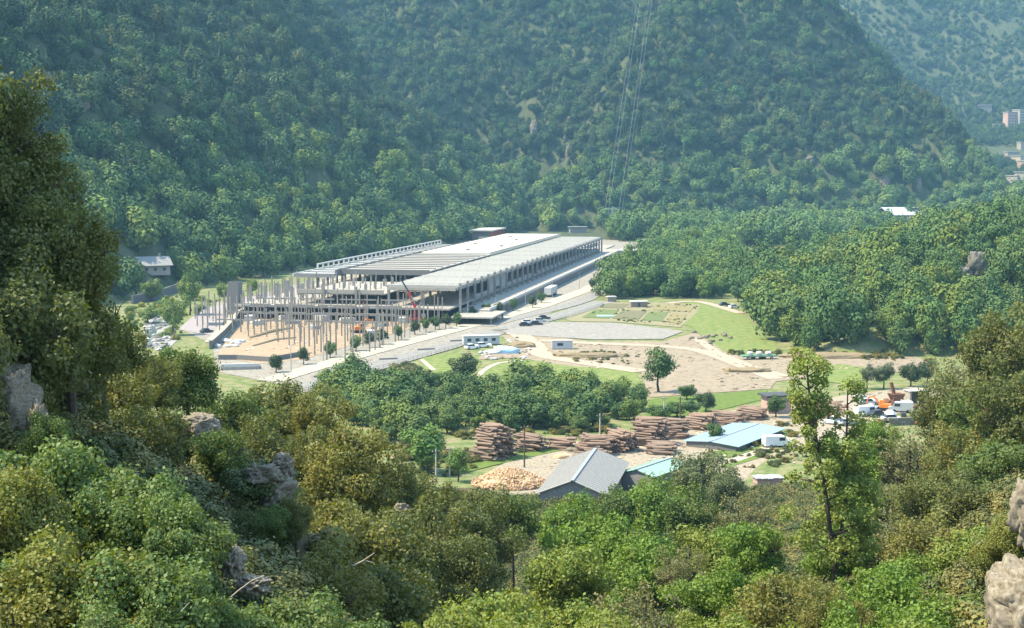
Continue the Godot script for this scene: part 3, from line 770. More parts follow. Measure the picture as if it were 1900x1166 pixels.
func undergrowth() -> void:
	rng.seed = 301
	var spots := []
	for k in 16000:
		var d := pow(rng.randf(), 0.6) * 228.0 + 9.0
		var x := rng.randf_range(-0.40, 0.40) * d
		var y := land(x, -d)
		if y < 0.6: continue
		spots.append([Vector3(x, y, -d), rng.randf_range(0.5, 1.0) * (0.7 + d * 0.008), rng.randf() * TAU, rng.randf()])
	for pick in 3:
		var mm := MultiMesh.new()
		mm.transform_format = MultiMesh.TRANSFORM_3D
		mm.use_colors = true
		mm.mesh = CROWN[["far0", "far2", "far3"][pick]]
		var mine := spots.filter(func(s): return int(s[3] * 300.0) % 3 == pick)
		mm.instance_count = mine.size()
		for k in mine.size():
			var s: Array = mine[k]
			var f: float = 0.7 + s[3] * 0.6
			mm.set_instance_transform(k, Transform3D(Basis.from_euler(Vector3(0, s[2], 0)).scaled_local(Vector3(s[1], s[1] * 0.8, s[1])), s[0] + Vector3(0, s[1] * 0.3, 0)))
			mm.set_instance_color(k, Color(f * (0.8 + s[3] * 0.5), f, f * 0.9))
		var o := MultiMeshInstance3D.new()
		o.multimesh = mm
		o.material_override = M.under_far
		o.name = numbered("undergrowth")
		add_child(o)
		tag(o, "low undergrowth covering the near slope between the trees", "undergrowth", "", "stuff")

# ------------------------------------------------------------------ rocks and dead wood
func rock_mesh(sd: int, r: Vector3, rough: float) -> ArrayMesh:
	var s := SphereMesh.new()
	s.radial_segments = 72 if rough < 0.55 and r.x < 2.0 and sd < 500 else 26
	s.rings = 48 if rough < 0.55 and r.x < 2.0 and sd < 500 else 15
	var arr := s.get_mesh_arrays()
	var n := FastNoiseLite.new()
	n.seed = sd
	n.frequency = 1.1
	n.fractal_octaves = 5
	var cell := FastNoiseLite.new()
	cell.seed = sd
	cell.noise_type = FastNoiseLite.TYPE_CELLULAR
	cell.frequency = 1.3
	var v: PackedVector3Array = arr[Mesh.ARRAY_VERTEX]
	for k in v.size():
		var p := v[k].normalized()
		var q := Vector3(signf(p.x) * pow(absf(p.x), 0.75), signf(p.y) * pow(absf(p.y), 0.75), signf(p.z) * pow(absf(p.z), 0.75))
		var crack := absf(n.get_noise_3dv(p * 1.1 + Vector3(7, 3, 5)))
		var f := 1.0 + rough * (n.get_noise_3dv(p * 1.4) + 0.6 * cell.get_noise_3dv(p * 1.2) - 0.9 * maxf(0.0, 0.09 - crack) / 0.09 * 0.5 + 0.12 * n.get_noise_3dv(p * 5.0))
		v[k] = q * f * r
	var b := Bag.new()
	b.v = v
	b.i = arr[Mesh.ARRAY_INDEX]
	var st := SurfaceTool.new()
	st.create_from(b.mesh(), 0)
	st.generate_normals()
	return st.commit()

func rocks() -> void:
	var list := [
		[Vector3(5.19, 47.6, -14), Vector3(0.5, 0.62, 0.55), 0.3, "large pale weathered boulder at the bottom right corner", "pale_rock"],
		[Vector3(5.89, 48.2, -16), Vector3(0.16, 0.45, 0.3), 0.35, "upright pale boulder at the right edge above the large boulder", "pale_rock"],
		[Vector3(-10.92, 46.72, -31), Vector3(0.75, 1.3, 0.7), 0.3, "tall shaded rock slab at the left edge under the oaks", "pale_rock"],
		[Vector3(-9.89, 46.43, -30), Vector3(0.24, 0.8, 0.4), 0.35, "narrow rock beside the tall shaded rock slab", "pale_rock"],
		[Vector3(-11.27, 42.8, -52), Vector3(0.75, 0.5, 0.7), 0.3, "flat topped pale ledge rock among the oaks", "pale_rock"],
		[Vector3(-6.39, 43.77, -40), Vector3(0.32, 0.42, 0.5), 0.45, "split pale rock, upper right of the rock cleft", "pale_rock"],
		[Vector3(-6.78, 43.76, -39), Vector3(0.38, 0.32, 0.5), 0.5, "split pale rock, upper left of the rock cleft", "pale_rock"],
		[Vector3(-4.71, 45.43, -24), Vector3(0.2, 0.26, 0.3), 0.5, "angular brown rock in the lower cleft", "pale_rock"],
		[Vector3(-4.18, 45.34, -23), Vector3(0.24, 0.16, 0.3), 0.5, "low brown rock at the foot of the cleft", "pale_rock"],
		[Vector3(-6.52, 43.16, -39.5), Vector3(0.5, 0.5, 0.6), 0.45, "shaded rock under the split rocks of the cleft", "pale_rock"],
		[Vector3(-4.64, 37.65, -60), Vector3(0.4, 0.5, 0.3), 0.3, "small pale rock between the olive oaks", "pale_rock"],
		[Vector3(148.87, 22.2, -464), Vector3(3.4, 4.6, 3.5), 0.4, "grey cliff face among the trees of the hillock", "cliff_rock"],
		[Vector3(142.8, 19.18, -458), Vector3(2.4, 3.4, 3), 0.4, "smaller grey cliff left of the hillock cliff face", "cliff_rock"],
	]
	for k in list.size():
		var l: Array = list[k]
		var o := part("boulder" if k < 11 else "cliff", rock_mesh(401 + k, l[1], l[2]), M[l[4]], self, l[0])
		o.rotation.y = k * 1.3
		tag(o, l[3], "rock", "rocks on the slope" if k < 11 else "cliffs on the hillock")
	# bare rock showing through the forest of the far hills, found along the sight line and set into the slope
	var outs := [[1062, 235, 9, 16], [1056, 285, 8, 15], [1066, 330, 7, 9], [1050, 262, 5, 8], [90, 170, 8, 10], [160, 190, 7, 8], [235, 120, 6, 7], [1500, 300, 9, 8], [1640, 345, 8, 14], [1700, 350, 7, 12], [990, 250, 9, 20], [1480, 190, 6, 6], [820, 90, 6, 6], [1345, 120, 6, 7]]
	for k in outs.size():
		var q: Array = outs[k]
		var dir := Vector3((q[0] - 950.0) / 2700.0, (318.0 - q[1]) / 2700.0, -1.0)
		var d := 640.0
		while d < 1900.0 and 52.0 + dir.y * d > land(dir.x * d, -d) + 4.0: d += 3.0
		var o := part("outcrop", rock_mesh(940 + k, Vector3(q[2], q[3], q[2] * 0.8) * 0.62, 0.45), M.hill_rock, self, Vector3(dir.x * d, land(dir.x * d, -d) + 3.0, -d))
		o.rotation.y = k * 1.1
		tag(o, ["upper brown crag left of the power line", "middle brown crag left of the power line", "lower brown crag left of the power line", "small crag beside the middle brown crag", "crag on the slope above the left edge oaks", "crag right of the left edge oaks", "small crag high on the left slope", "crag low on the right spur", "cliff above the white roofed hall", "cliff right above the white roofed hall", "dark cliff in the gully behind the hall", "small crag in the middle of the right spur", "small crag near the top edge of the slope", "small crag right of the power line"][k], "rock", "crags on the far hills")
	var sticks := [
		["dead_branch", "pale dead branch sticking out of the shadowy olive oak", [Vector3(-3.8, 42.62, -34), Vector3(-3.54, 42.75, -34), Vector3(-3.27, 42.98, -33.8)], 0.022],
		["dead_branch", "long grey fallen branch at the foot of the cleft", [Vector3(-4.26, 45.64, -21), Vector3(-4.06, 45.82, -21), Vector3(-3.85, 45.98, -21), Vector3(-3.66, 46.06, -21)], 0.012],
		["dead_branch", "thin grey twig beside the long fallen branch", [Vector3(-4.2, 46.44, -18), Vector3(-4.09, 46.56, -18)], 0.007]]
	for s in sticks:
		var b := Bag.new()
		var rad := []
		for q in s[2].size(): rad.append(s[3] * (1.0 - 0.6 * q / s[2].size()))
		b.tube(s[2], rad, 6)
		if s[2].size() == 3: b.tube([s[2][1], s[2][1] + Vector3(0.25, -0.06, 0)], [s[3] * 0.7, s[3] * 0.3], 5)
		tag(part(s[0], b.mesh(), M.dead_wood, self), s[1], "branch", "dead branches")

# ------------------------------------------------------------------ ground cover of the valley
func ground() -> void:
	structure("near_slope", terrain(-110, 150, -12, 236, 2.0, 0.5), M.soil)
	structure("valley_floor", terrain(-420, 480, 236, 1008, 4.0), M.valley)
	structure("far_hills", terrain(-700, 1300, 1008, 3008, 16.0), M.forest_floor)
	structure("left_hill_foot", terrain_patch(), M.forest_floor)
	structure("building_ground", sheet([Vector2(-109.3, -477.05), Vector2(-117.67, -580.65), Vector2(-108.18, -619.36), Vector2(-92.83, -714.45), Vector2(-34.32, -1029.59), Vector2(21.41, -1156.8), Vector2(114.79, -1068.78), Vector2(103.41, -979.29), Vector2(40.01, -633.42), Vector2(9.6, -516.05), Vector2(-8.59, -461.19), Vector2(-36.9, -395.33), Vector2(-53.56, -349.28), Vector2(-77.25, -375.95), Vector2(-90.06, -435.12)], 0.03), M.pale_ground)
	structure("site_floor", sheet([Vector2(-83.24, -406.97), Vector2(-91.48, -472.18), Vector2(-92.89, -519.91), Vector2(-86.38, -566.48), Vector2(-65.86, -590.49), Vector2(-39.52, -590.49), Vector2(-21.6, -552.98), Vector2(-27.79, -497.56), Vector2(-42.14, -452.16), Vector2(-58.22, -399.9), Vector2(-68.6, -390.85)], 0.09), M.sand)
	structure("plaza", sheet([Vector2(-110.19, -477.05), Vector2(-117.51, -546.46), Vector2(-107.18, -600.68), Vector2(-95.22, -657.29), Vector2(-89.77, -619.36), Vector2(-99.52, -557.41), Vector2(-98.35, -516.05), Vector2(-93.61, -456.63)], 0.12), M.plaza)
	structure("plaza_kerb", strip([Vector3(-91.19, 0, -440.66), Vector3(-95.49, 0, -483.7), Vector3(-99.47, 0, -519.91), Vector3(-100.32, 0, -561.91), Vector3(-94.37, 0, -619.36), Vector3(-87.08, 0, -689.76), Vector3(-73.38, 0, -791.26)], 5.0, 0.16), M.cream)
	structure("promenade", strip([Vector3(-60.29, 0, -358.36), Vector3(-54.78, 0, -375.95), Vector3(-46.41, 0, -401.06), Vector3(-34.08, 0, -435.12), Vector3(-21.04, 0, -470.58), Vector3(-9.36, 0, -502.97), Vector3(10.37, 0, -557.41), Vector3(33.25, 0, -639.23), Vector3(64.94, 0, -795.76), Vector3(100.62, 0, -952.68)], 7.0, 0.16), M.cream)
	structure("parking_road", strip([Vector3(-52.25, 0, -340.63), Vector3(-42.74, 0, -368.91), Vector3(-30.12, 0, -403.4), Vector3(-16.38, 0, -439.26), Vector3(-3.53, 0, -473.79), Vector3(9.4, 0, -504.8), Vector3(21.94, 0, -535.94), Vector3(36.7, 0, -580.65)], 9.0, 0.12), M.asphalt_pale)
	structure("access_road", strip([Vector3(-9.07, 0, -487.09), Vector3(1.92, 0, -516.05), Vector3(16.33, 0, -548.62), Vector3(30.74, 0, -590.49), Vector3(44.36, 0, -663.54)], 6.0, 0.14), M.asphalt_pale)
	structure("asphalt_yard", sheet([Vector2(9.33, -501.16), Vector2(35.2, -497.56), Vector2(52.43, -477.05), Vector2(55.76, -470.58), Vector2(46.89, -449.23), Vector2(25.04, -447.78), Vector2(1.72, -461.19), Vector2(-3.51, -470.58)], 0.14), M.asphalt)
	structure("meadow", sheet([Vector2(60.05, -566.48), Vector2(73.41, -580.65), Vector2(81.25, -552.98), Vector2(84.15, -525.8), Vector2(81.92, -488.81), Vector2(79.51, -435.12), Vector2(77.29, -414.28), Vector2(67.96, -404.59), Vector2(61.42, -416.78), Vector2(60.68, -452.16), Vector2(59.87, -487.09), Vector2(54.12, -501.16)], 0.05), M.meadow)
	structure("allotment_ground", sheet([Vector2(18.69, -512.24), Vector2(27.99, -557.41), Vector2(36.55, -578.24), Vector2(61.85, -573.48), Vector2(73.74, -566.48), Vector2(66.79, -527.8), Vector2(56.21, -483.7), Vector2(35.46, -501.16), Vector2(20.6, -502.97)], 0.08), M.garden)
	structure("small_meadow", sheet([Vector2(-25.67, -404.59), Vector2(-17, -414.28), Vector2(-9.87, -406.97), Vector2(-8.12, -395.33), Vector2(-9.78, -373.91), Vector2(-16.41, -365.98), Vector2(-22.47, -375.95)], 0.05), M.meadow)
	structure("lower_meadow", sheet([Vector2(-8.01, -375.95), Vector2(-5.15, -394.2), Vector2(4.48, -399.9), Vector2(15.88, -386.48), Vector2(32.48, -378.01), Vector2(31.3, -345.77), Vector2(14.09, -342.33), Vector2(-1.31, -351.06), Vector2(-9.43, -360.24)], 0.05), M.meadow)
	structure("field_strip", sheet([Vector2(27.83, -303.05), Vector2(31.42, -329.22), Vector2(38.75, -334.02), Vector2(61.13, -344.04), Vector2(57.3, -329.22), Vector2(47.5, -317.06), Vector2(39.13, -307.13), Vector2(31.39, -299.09)], 0.05), M.bright_meadow)
	structure("dug_earth", sheet([Vector2(-3.44, -461.19), Vector2(8.59, -461.19), Vector2(24.8, -443.48), Vector2(46.3, -443.48), Vector2(59.22, -467.4), Vector2(61.66, -435.12), Vector2(64.17, -409.38), Vector2(76.39, -409.38), Vector2(94.58, -415.53), Vector2(113.92, -406.97), Vector2(113.84, -390.85), Vector2(107.57, -373.91), Vector2(94.11, -375.95), Vector2(77.96, -365.98), Vector2(65.65, -358.36), Vector2(62.08, -345.77), Vector2(42.91, -337.29), Vector2(31.72, -332.4), Vector2(33.53, -373.91), Vector2(15.7, -382.2), Vector2(5.22, -399.9), Vector2(0.76, -404.59), Vector2(-10.45, -399.9), Vector2(-6.98, -415.53), Vector2(0, -432.4)], 0.04), M.earth)
	structure("field_patch", sheet([Vector2(79.67, -384.33), Vector2(89.03, -390.85), Vector2(95.39, -381.14), Vector2(89.78, -361.18), Vector2(80.89, -354.67), Vector2(74.07, -360.24)], 0.08), M.meadow)
	structure("dirt_track", strip([Vector3(-4.44, 0, -477.05), Vector3(2.58, 0, -461.19), Vector3(6.49, 0, -435.12), Vector3(9.17, 0, -409.38), Vector3(19.13, 0, -394.2), Vector3(33.71, 0, -375.95)], 6.5, 0.12), M.track)
	structure("dirt_track", strip([Vector3(8.32, 0, -446.34), Vector3(21.29, 0, -439.26), Vector3(40.32, 0, -432.4), Vector3(53.51, 0, -421.86), Vector3(60.52, 0, -395.33), Vector3(66.33, 0, -362.13)], 5.0, 0.12), M.track)
	structure("dirt_track", strip([Vector3(57.31, 0, -452.16), Vector3(58.92, 0, -415.53), Vector3(63.51, 0, -386.48), Vector3(69.76, 0, -365.98)], 3.0, 0.16), M.track)
	structure("dirt_track", strip([Vector3(61.85, 0, -573.48), Vector3(73.41, 0, -580.65), Vector3(79.42, 0, -561.91), Vector3(84.11, 0, -531.84)], 4.0, 0.12), M.track)
	structure("meadow_path", strip([Vector3(-9.38, 0, -358.36), Vector3(-7.73, 0, -375.95), Vector3(-3.66, 0, -391.96), Vector3(2.97, 0, -397.6)], 1.6, 0.12), M.cream)
	structure("meadow_path", strip([Vector3(-25.08, 0, -399.9), Vector3(-20.48, 0, -378.01)], 1.3, 0.12), M.cream)
	structure("brown_field", sheet([Vector2(139.11, -897.78), Vector2(194.51, -1029.59), Vector2(191.58, -979.29), Vector2(148.85, -819.04), Vector2(115.81, -725.58)], 0.6), M.earth)
	structure("yard_ground", sheet([Vector2(-6.23, -236.38), Vector2(-4.65, -247.12), Vector2(0, -260.35), Vector2(11.4, -276.15), Vector2(27.38, -292.07), Vector2(44.42, -312.02), Vector2(57.39, -319.27), Vector2(76.43, -334.83), Vector2(104.76, -354.67), Vector2(99.05, -330.8), Vector2(71.95, -295.22), Vector2(51.09, -256.43), Vector2(38.6, -238.46), Vector2(27.4, -242.72), Vector2(19.96, -230.37), Vector2(4.27, -226.52)], 0.04), M.yard)
	structure("yard_grass", strip([Vector3(-11.16, 0, -247.12), Vector3(-4.8, 0, -255.47), Vector3(5, 0, -266.45), Vector3(11.27, 0, -272.84)], 4.0, 0.1), M.bright_meadow)
	structure("yard_grass", strip([Vector3(37.46, 0, -262.35), Vector3(46.28, 0, -273.94), Vector3(56.37, 0, -288.99)], 5.0, 0.1), M.bright_meadow)
	structure("yard_grass", strip([Vector3(37.05, 0, -252.63), Vector3(44.2, 0, -261.35), Vector3(53.7, 0, -275.04)], 2.0, 0.1), M.bright_meadow)
	structure("yard_track", strip([Vector3(38.56, 0, -256.43), Vector3(44.87, 0, -265.42), Vector3(55, 0, -281.84)], 2.2, 0.12), M.cream)
	structure("river_bed", sheet([Vector2(-111.64, -435.12), Vector2(-125.99, -497.56), Vector2(-134.18, -546.46), Vector2(-137.05, -575.85), Vector2(-130.01, -552.98), Vector2(-118.21, -497.56), Vector2(-103.83, -449.23), Vector2(-100.72, -421.86)], 0.05), M.river_stone)
	structure("river_water", strip([Vector3(-108.65, 0, -428.39), Vector3(-119.17, 0, -480.35), Vector3(-129.63, 0, -535.94), Vector3(-136.89, 0, -580.65)], 3.0, 0.1), M.water)
	# allotment plots, each a raised bed of its own
	var beds := [
		[[Vector2(24.97, -516.05), Vector2(31.51, -546.46), Vector2(40.5, -544.32), Vector2(34.32, -512.24)], "bed_green"], [[Vector2(35.47, -512.24), Vector2(41.56, -542.2), Vector2(50.24, -540.1), Vector2(44.49, -508.49)], "bed_dark"], [[Vector2(45.27, -506.64), Vector2(51.25, -538.01), Vector2(57.83, -535.94), Vector2(52.06, -502.97)], "bed_green"],
		[[Vector2(53, -501.16), Vector2(58.58, -531.84), Vector2(63.84, -527.8), Vector2(57.4, -494.02)], "bed_straw"], [[Vector2(33.32, -552.98), Vector2(37.38, -571.13), Vector2(46.12, -568.79), Vector2(42.21, -550.79)], "bed_dark"], [[Vector2(52.65, -544.32), Vector2(57.08, -564.18), Vector2(71.06, -561.91), Vector2(65.81, -535.94)], "bed_straw"]]
	for q in beds:
		structure("garden_bed", sheet(q[0], 0.2), M[q[1]])

func terrain_patch() -> ArrayMesh:
	# forest floor over the lower part of the far slope, just above the valley sheet
	var b := Bag.new()
	var nx := 240
	var nd := 128
	for k in nd + 1:
		for j in nx + 1:
			var x := -420.0 + 2.5 * j
			var d := 500.0 + 4.0 * k
			var h := hills(x, d)
			b.v.append(Vector3(x, h + (0.25 if h > 0.4 else -0.5), -d))
	for k in nd:
		for j in nx:
			var q := k * (nx + 1) + j
			b.i.append_array([q, q + nx + 1, q + 1, q + 1, q + nx + 1, q + nx + 2])
	var st := SurfaceTool.new()
	st.create_from(b.mesh(), 0)
	st.generate_normals()
	return st.commit()

# ------------------------------------------------------------------ the hall under construction
const HALL_O := Vector3(-20, 0, -505)
const HALL_TURN := 1.3806

func along(s: float, t: float, y := 0.0) -> Vector3:
	return HALL_O + Vector3(0.189, 0, -0.982) * s + Vector3(-0.982, 0, -0.189) * t + Vector3(0, y, 0)

func hall() -> void:
	var o := thing("unfinished_hall", "long pale concrete hall under construction in the valley", "building", HALL_O, HALL_TURN)
	# local: x runs along the hall, -z across it to the left
	var col := boxm(Vector3(-0.4, 0, -0.4), Vector3(0.4, 11.4, 0.4))
	var tall := boxm(Vector3(-0.4, 0, -0.4), Vector3(0.4, 13.1, 0.4))
	part("podium_slab", boxm(Vector3(-8, 4.4, -78), Vector3(392, 5.0, 0)), M.concrete_light, o)
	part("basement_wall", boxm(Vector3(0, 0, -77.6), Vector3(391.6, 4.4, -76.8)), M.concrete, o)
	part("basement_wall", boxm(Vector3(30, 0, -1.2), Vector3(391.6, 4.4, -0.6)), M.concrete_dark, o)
	for k in 33:
		var s := 1.0 + k * 12.0
		part("column", tall if k < 18 else col, M.concrete, o, Vector3(s + 0.8, 0, 1.62))
		part("column", col, M.concrete, o, Vector3(s, 0, -12))
		part("column", col, M.concrete, o, Vector3(s, 0, -24))
		if k < 8:
			for t in [36, 48, 60, 70]: part("column", col, M.concrete, o, Vector3(s, 0, -t))
		# roof over the right bay: one ribbed slab between each pair of frames
		if k < 32:
			var b := Bag.new()
			b.box(Vector3(0.25, 0, -23.8), Vector3(11.75, 0.35, 0.6))
			for q in 4: b.box(Vector3(0.7 + q * 2.9, 0.35, -23.6), Vector3(1.5 + q * 2.9, 0.8, 0.4))
			part("roof_panel", b.mesh(), M.roof_a if k % 3 else M.roof_b, o, Vector3(s, 11.5, 0))
		part("roof_beam", boxm(Vector3(-0.24, 0, -24.2), Vector3(0.24, 0.95, 1.0)), M.roof_grey, o, Vector3(s, 11.4, 0))
		# low wall between columns
		if k > 2 and k < 32 and k % 7 != 6:
			part("low_wall", boxm(Vector3(0.5, 3.3, -1.6), Vector3(11.5, 6.0, -1.3)), M.concrete_blue, o, Vector3(s, 0, 0.5))
		if k in [5, 6, 7]:
			part("wall_panel", boxm(Vector3(0.5, 6.0, -1.6), Vector3(11.5, 11.3, -1.3)), M.concrete_blue, o, Vector3(s, 0, 0.5))
	part("eaves_beam", boxm(Vector3(0, 10.6, 0.62), Vector3(386, 11.4, 1.1)), M.concrete, o)
	part("eaves_beam", boxm(Vector3(-0.6, 10.5, -24), Vector3(-0.1, 11.6, 0.5)), M.concrete_light, o)
	part("back_wall", boxm(Vector3(60, 5.0, -24.6), Vector3(391, 11.4, -24.2)), M.concrete_light, o)
	part("end_wall", boxm(Vector3(391, 5.0, -76), Vector3(391.6, 11.6, -26)), M.concrete, o)
	# middle roof, grey, nearer half
	for k in 10:
		var b := Bag.new()
		b.box(Vector3(0.1, 0, -60), Vector3(11.9, 0.4, -24.5))
		b.box(Vector3(5.6, 0.4, -59.6), Vector3(6.4, 0.6, -25))
		part("roof_panel", b.mesh(), M.roof_grey if k % 2 else M.roof_grey_b, o, Vector3(60 + k * 12, 12.6, 0))
		part("roof_beam", boxm(Vector3(-0.2, 11.8, -60), Vector3(0.2, 13.4, -24.5)), M.concrete, o, Vector3(60.2 + k * 12, 0, 0))
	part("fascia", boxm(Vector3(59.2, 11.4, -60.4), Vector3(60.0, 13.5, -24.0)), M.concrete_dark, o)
	for k in 5: part("column", boxm(Vector3(-0.35, 5, -0.35), Vector3(0.35, 12.5, 0.35)), M.concrete, o, Vector3(61, 0, -26 - k * 8.2))
	# cream membrane roof, farther half
	part("membrane_roof", boxm(Vector3(180.3, 12.4, -58.5), Vector3(392, 13.6, -24.6)), M.cream_roof, o)
	part("roof_kerb", boxm(Vector3(180.3, 13.6, -24.9), Vector3(392, 13.9, -24.4)), M.concrete_light, o)
	for q in [[200, -40], [238, -31], [262, -50], [305, -36], [340, -46]]:
		part("roof_vent", boxm(Vector3(-0.8, 13.6, -0.8), Vector3(0.8, 14.4, 0.8)), M.concrete, o, Vector3(q[0], 0, q[1]))
	# left bay, lower roof with an open parapet
	for k in 20:
		part("roof_beam", boxm(Vector3(-0.25, 10.4, -77.6), Vector3(0.25, 12.0, -60.9)), M.concrete, o, Vector3(54 + k * 12, 0, 0))
		part("roof_panel", boxm(Vector3(0.3, 0, -77.5), Vector3(11.9, 0.4, -60.8)), M.roof_blue if k % 2 else M.roof_blue_b, o, Vector3(54 + k * 12, 11.2, 0))
	part("parapet_rail", boxm(Vector3(84, 13.4, -78.3), Vector3(300, 13.9, -77.7)), M.white_paint, o)
	part("parapet_base", boxm(Vector3(54, 11.0, -78.3), Vector3(300, 11.9, -77.7)), M.white_paint, o)
	for k in 31: part("parapet_post", boxm(Vector3(-0.3, 11.9, -78.3), Vector3(0.3, 13.4, -77.7)), M.white_paint, o, Vector3(84.3 + k * 7.2, 0, 0))
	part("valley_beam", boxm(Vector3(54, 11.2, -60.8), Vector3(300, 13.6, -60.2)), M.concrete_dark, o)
	# open decks in front of the roofed part
	part("deck_slab", boxm(Vector3(2, 8.4, -58), Vector3(58, 8.8, -26)), M.concrete_light, o)
	part("deck_parapet", boxm(Vector3(1.4, 8.8, -58), Vector3(1.8, 10.2, -26)), M.concrete_light, o)
	for k in 6: part("deck_upright", boxm(Vector3(-0.15, 8.8, -0.15), Vector3(0.15, 11.6, 0.15)), M.concrete, o, Vector3(8 + k * 9, 0, -26.4))
	# terrace and ramp along the right side
	part("terrace", boxm(Vector3(8, 2.6, -0.5), Vector3(420, 3.2, 11)), M.concrete_light, o)
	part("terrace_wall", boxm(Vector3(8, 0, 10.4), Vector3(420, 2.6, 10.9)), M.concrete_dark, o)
	part("terrace_parapet", boxm(Vector3(8, 3.2, 10.6), Vector3(420, 4.0, 11)), M.white_paint, o)
	part("entrance_slab", boxm(Vector3(-12, 2.2, 1.5), Vector3(12, 2.7, 16)), M.concrete_light, o)
	for k in 3: part("entrance_post", boxm(Vector3(-0.3, 0, -0.3), Vector3(0.3, 2.2, 0.3)), M.concrete, o, Vector3(-10 + k * 10, 0, 15))
	part("ramp_bridge", boxm(Vector3(392.4, 2.4, -12), Vector3(470, 3.2, -0.6)), M.concrete_light, o)
	part("ramp_parapet", boxm(Vector3(392.4, 3.2, -12.4), Vector3(470, 5.2, -12)), M.concrete_light, o)

func construction_site() -> void:
	# single concrete columns standing in the dig
	rng.seed = 501
	var mesh_a := boxm(Vector3(-0.16, 0, -0.16), Vector3(0.16, 1, 0.16))
	var rows := [[4.0, -114.0], [11.0, -110.0], [18.0, -100.0], [25.0, -92.0], [32.0, -80.0], [39.0, -72.0], [46.0, -66.0], [53.0, -60.0], [60.0, -54.0], [67.0, -50.0], [74.0, -46.0], [81.0, -34.0], [88.0, -10.0]]
	for r in rows:
		var s: float = r[1]
		while s < (60.0 if r[0] > 78.0 else 0.0):
			if rng.randf() > 0.16:
				var o := part("concrete_column", mesh_a, M.column_a if rng.randf() < 0.6 else M.column_b, self, along(s + rng.randf_range(-0.5, 0.5), r[0] + rng.randf_range(-0.6, 0.6)))
				o.scale = Vector3(1, rng.randf_range(6.0, 10.5), 1)
				o.rotation.y = HALL_TURN
				var tall_: String = "short" if o.scale.y < 8.5 else "tall" if o.scale.y > 10.0 else "middling"
				var spot: String = "front" if s < -75.0 else "middle" if s < -35.0 else "rear"
				tag(o, "%s bare column, %s part of the %s row from the promenade" % [tall_, spot, ["first", "second", "third", "fourth", "fifth", "sixth", "seventh", "eighth", "ninth", "tenth", "eleventh", "twelfth", "thirteenth"][rows.find(r)]], "column", "columns standing in the dig")
			s += 5.6 if s < -30.0 else 4.2
	for k in 48:
		var o := part("concrete_column", mesh_a, M.column_a if k % 3 else M.column_b, self, along(-2.0 + (k % 8) * 7.0, 34.0 + (k / 8) * 8.0))
		o.scale = Vector3(1, 11.0 + (k * 5 % 4) * 0.8, 1)
		o.rotation.y = HALL_TURN
		tag(o, "%s column rising through the open decks, %s row from the roofed bay" % ["short" if k * 5 % 4 < 1 else "middling" if k * 5 % 4 < 3 else "tall", ["first", "second", "third", "fourth", "fifth", "sixth"][k / 8]], "column", "columns in the open decks")
	for k in 12:
		var o := part("concrete_column", mesh_a, M.concrete, self, along(-10.0 + k * 9.0, 92.0))
		o.scale = Vector3(1, 7.5, 1)
		tag(o, "slim column in the row behind the hall's left corner", "column", "columns behind the left corner")
	# beams resting on columns
	for k in 24:
		var s := -46.0 + (k % 6) * 7.5
		var t: float = 11.0 + (k / 6) * 15.0
		var y := 3.6 + (k * 7 % 3) * 1.9
		var o := part("concrete_beam", boxm(Vector3(-0.2, 0, -13.0), Vector3(0.2, 0.45, 0)), M.concrete, self, along(s, t, y))
		o.rotation.y = HALL_TURN
		tag(o, "grey beam laid across the columns before the hall", "beam", "beams across the columns")
	var core := thing("lift_core", "tall grey lift shaft block among the columns", "shaft", along(8, 84), HALL_TURN)
	part("wall", boxm(Vector3(-2, 0, -2), Vector3(2, 12, -1.7)), M.concrete_dark, core)
	part("wall", boxm(Vector3(-2, 0, 1.7), Vector3(2, 12, 2)), M.concrete_dark, core)
	part("wall", boxm(Vector3(-2, 0, -1.7), Vector3(-1.7, 12, 1.7)), M.concrete_dark, core)
	part("lintel", boxm(Vector3(1.7, 9.5, -1.7), Vector3(2, 12, 1.7)), M.concrete_dark, core)
	# stacks and materials on the site floor
	var spots := [[-20, 52], [-26, 63], [-14, 70], [-34, 40], [-40, 24], [-16, 34], [-22, 20], [-48, 16], [-8, 46], [-30, 76], [-6, 60], [-10, 16]]
	for k in spots.size():
		var o := thing("formwork_stack", "stack of pale formwork boards between the columns", "boards", along(spots[k][0], spots[k][1]), k * 0.7, "board stacks between the columns")
		for q in 3 + k % 3: part("board", boxm(Vector3(-2.4, q * 0.42, -1.3), Vector3(2.4, q * 0.42 + 0.36, 1.3)), M.white_paint if k % 3 else M.concrete_blue, o, Vector3(0.1 * (q % 2), 0, 0))
	# white rubble sacks at the left rim
	for k in 14:
		var p := Vector3(-85.19, 0, -435.12) + Vector3(rng.randf_range(-3, 3), 0.3, rng.randf_range(-9, 9))
		var o := part("rubble_sack", rock_mesh(520 + k, Vector3(rng.randf_range(0.6, 1.4), rng.randf_range(0.4, 0.9), rng.randf_range(0.6, 1.2)), 0.2), M.white_paint, self, p)
		tag(o, "white sack in the heap at the left rim of the dig", "sack", "white sacks at the rim")
	# earth ridges in the dig
	var ridges := [[[Vector3(-81.75, 0, -452.16), Vector3(-78.37, 0, -467.4), Vector3(-73.36, 0, -480.35)], 0.9], [[Vector3(-77.17, 0, -431.06), Vector3(-73.22, 0, -446.34), Vector3(-67.76, 0, -452.16)], 0.7], [[Vector3(-87.08, 0, -497.56), Vector3(-82, 0, -512.24)], 0.8]]
	for q in ridges:
		var b := Bag.new()
		var rad := []
		for z in q[0].size(): rad.append(q[1] * (0.7 + 0.3 * (z % 2)))
		b.tube(q[0], rad, 8)
		tag(part("earth_ridge", b.mesh(), M.earth_dark, self), ["longest ridge of dug earth on the sandy floor", "lower ridge of dug earth on the sandy floor", "short ridge of dug earth near the curved wall"][ridges.find(q)], "earth ridge", "earth ridges in the dig")
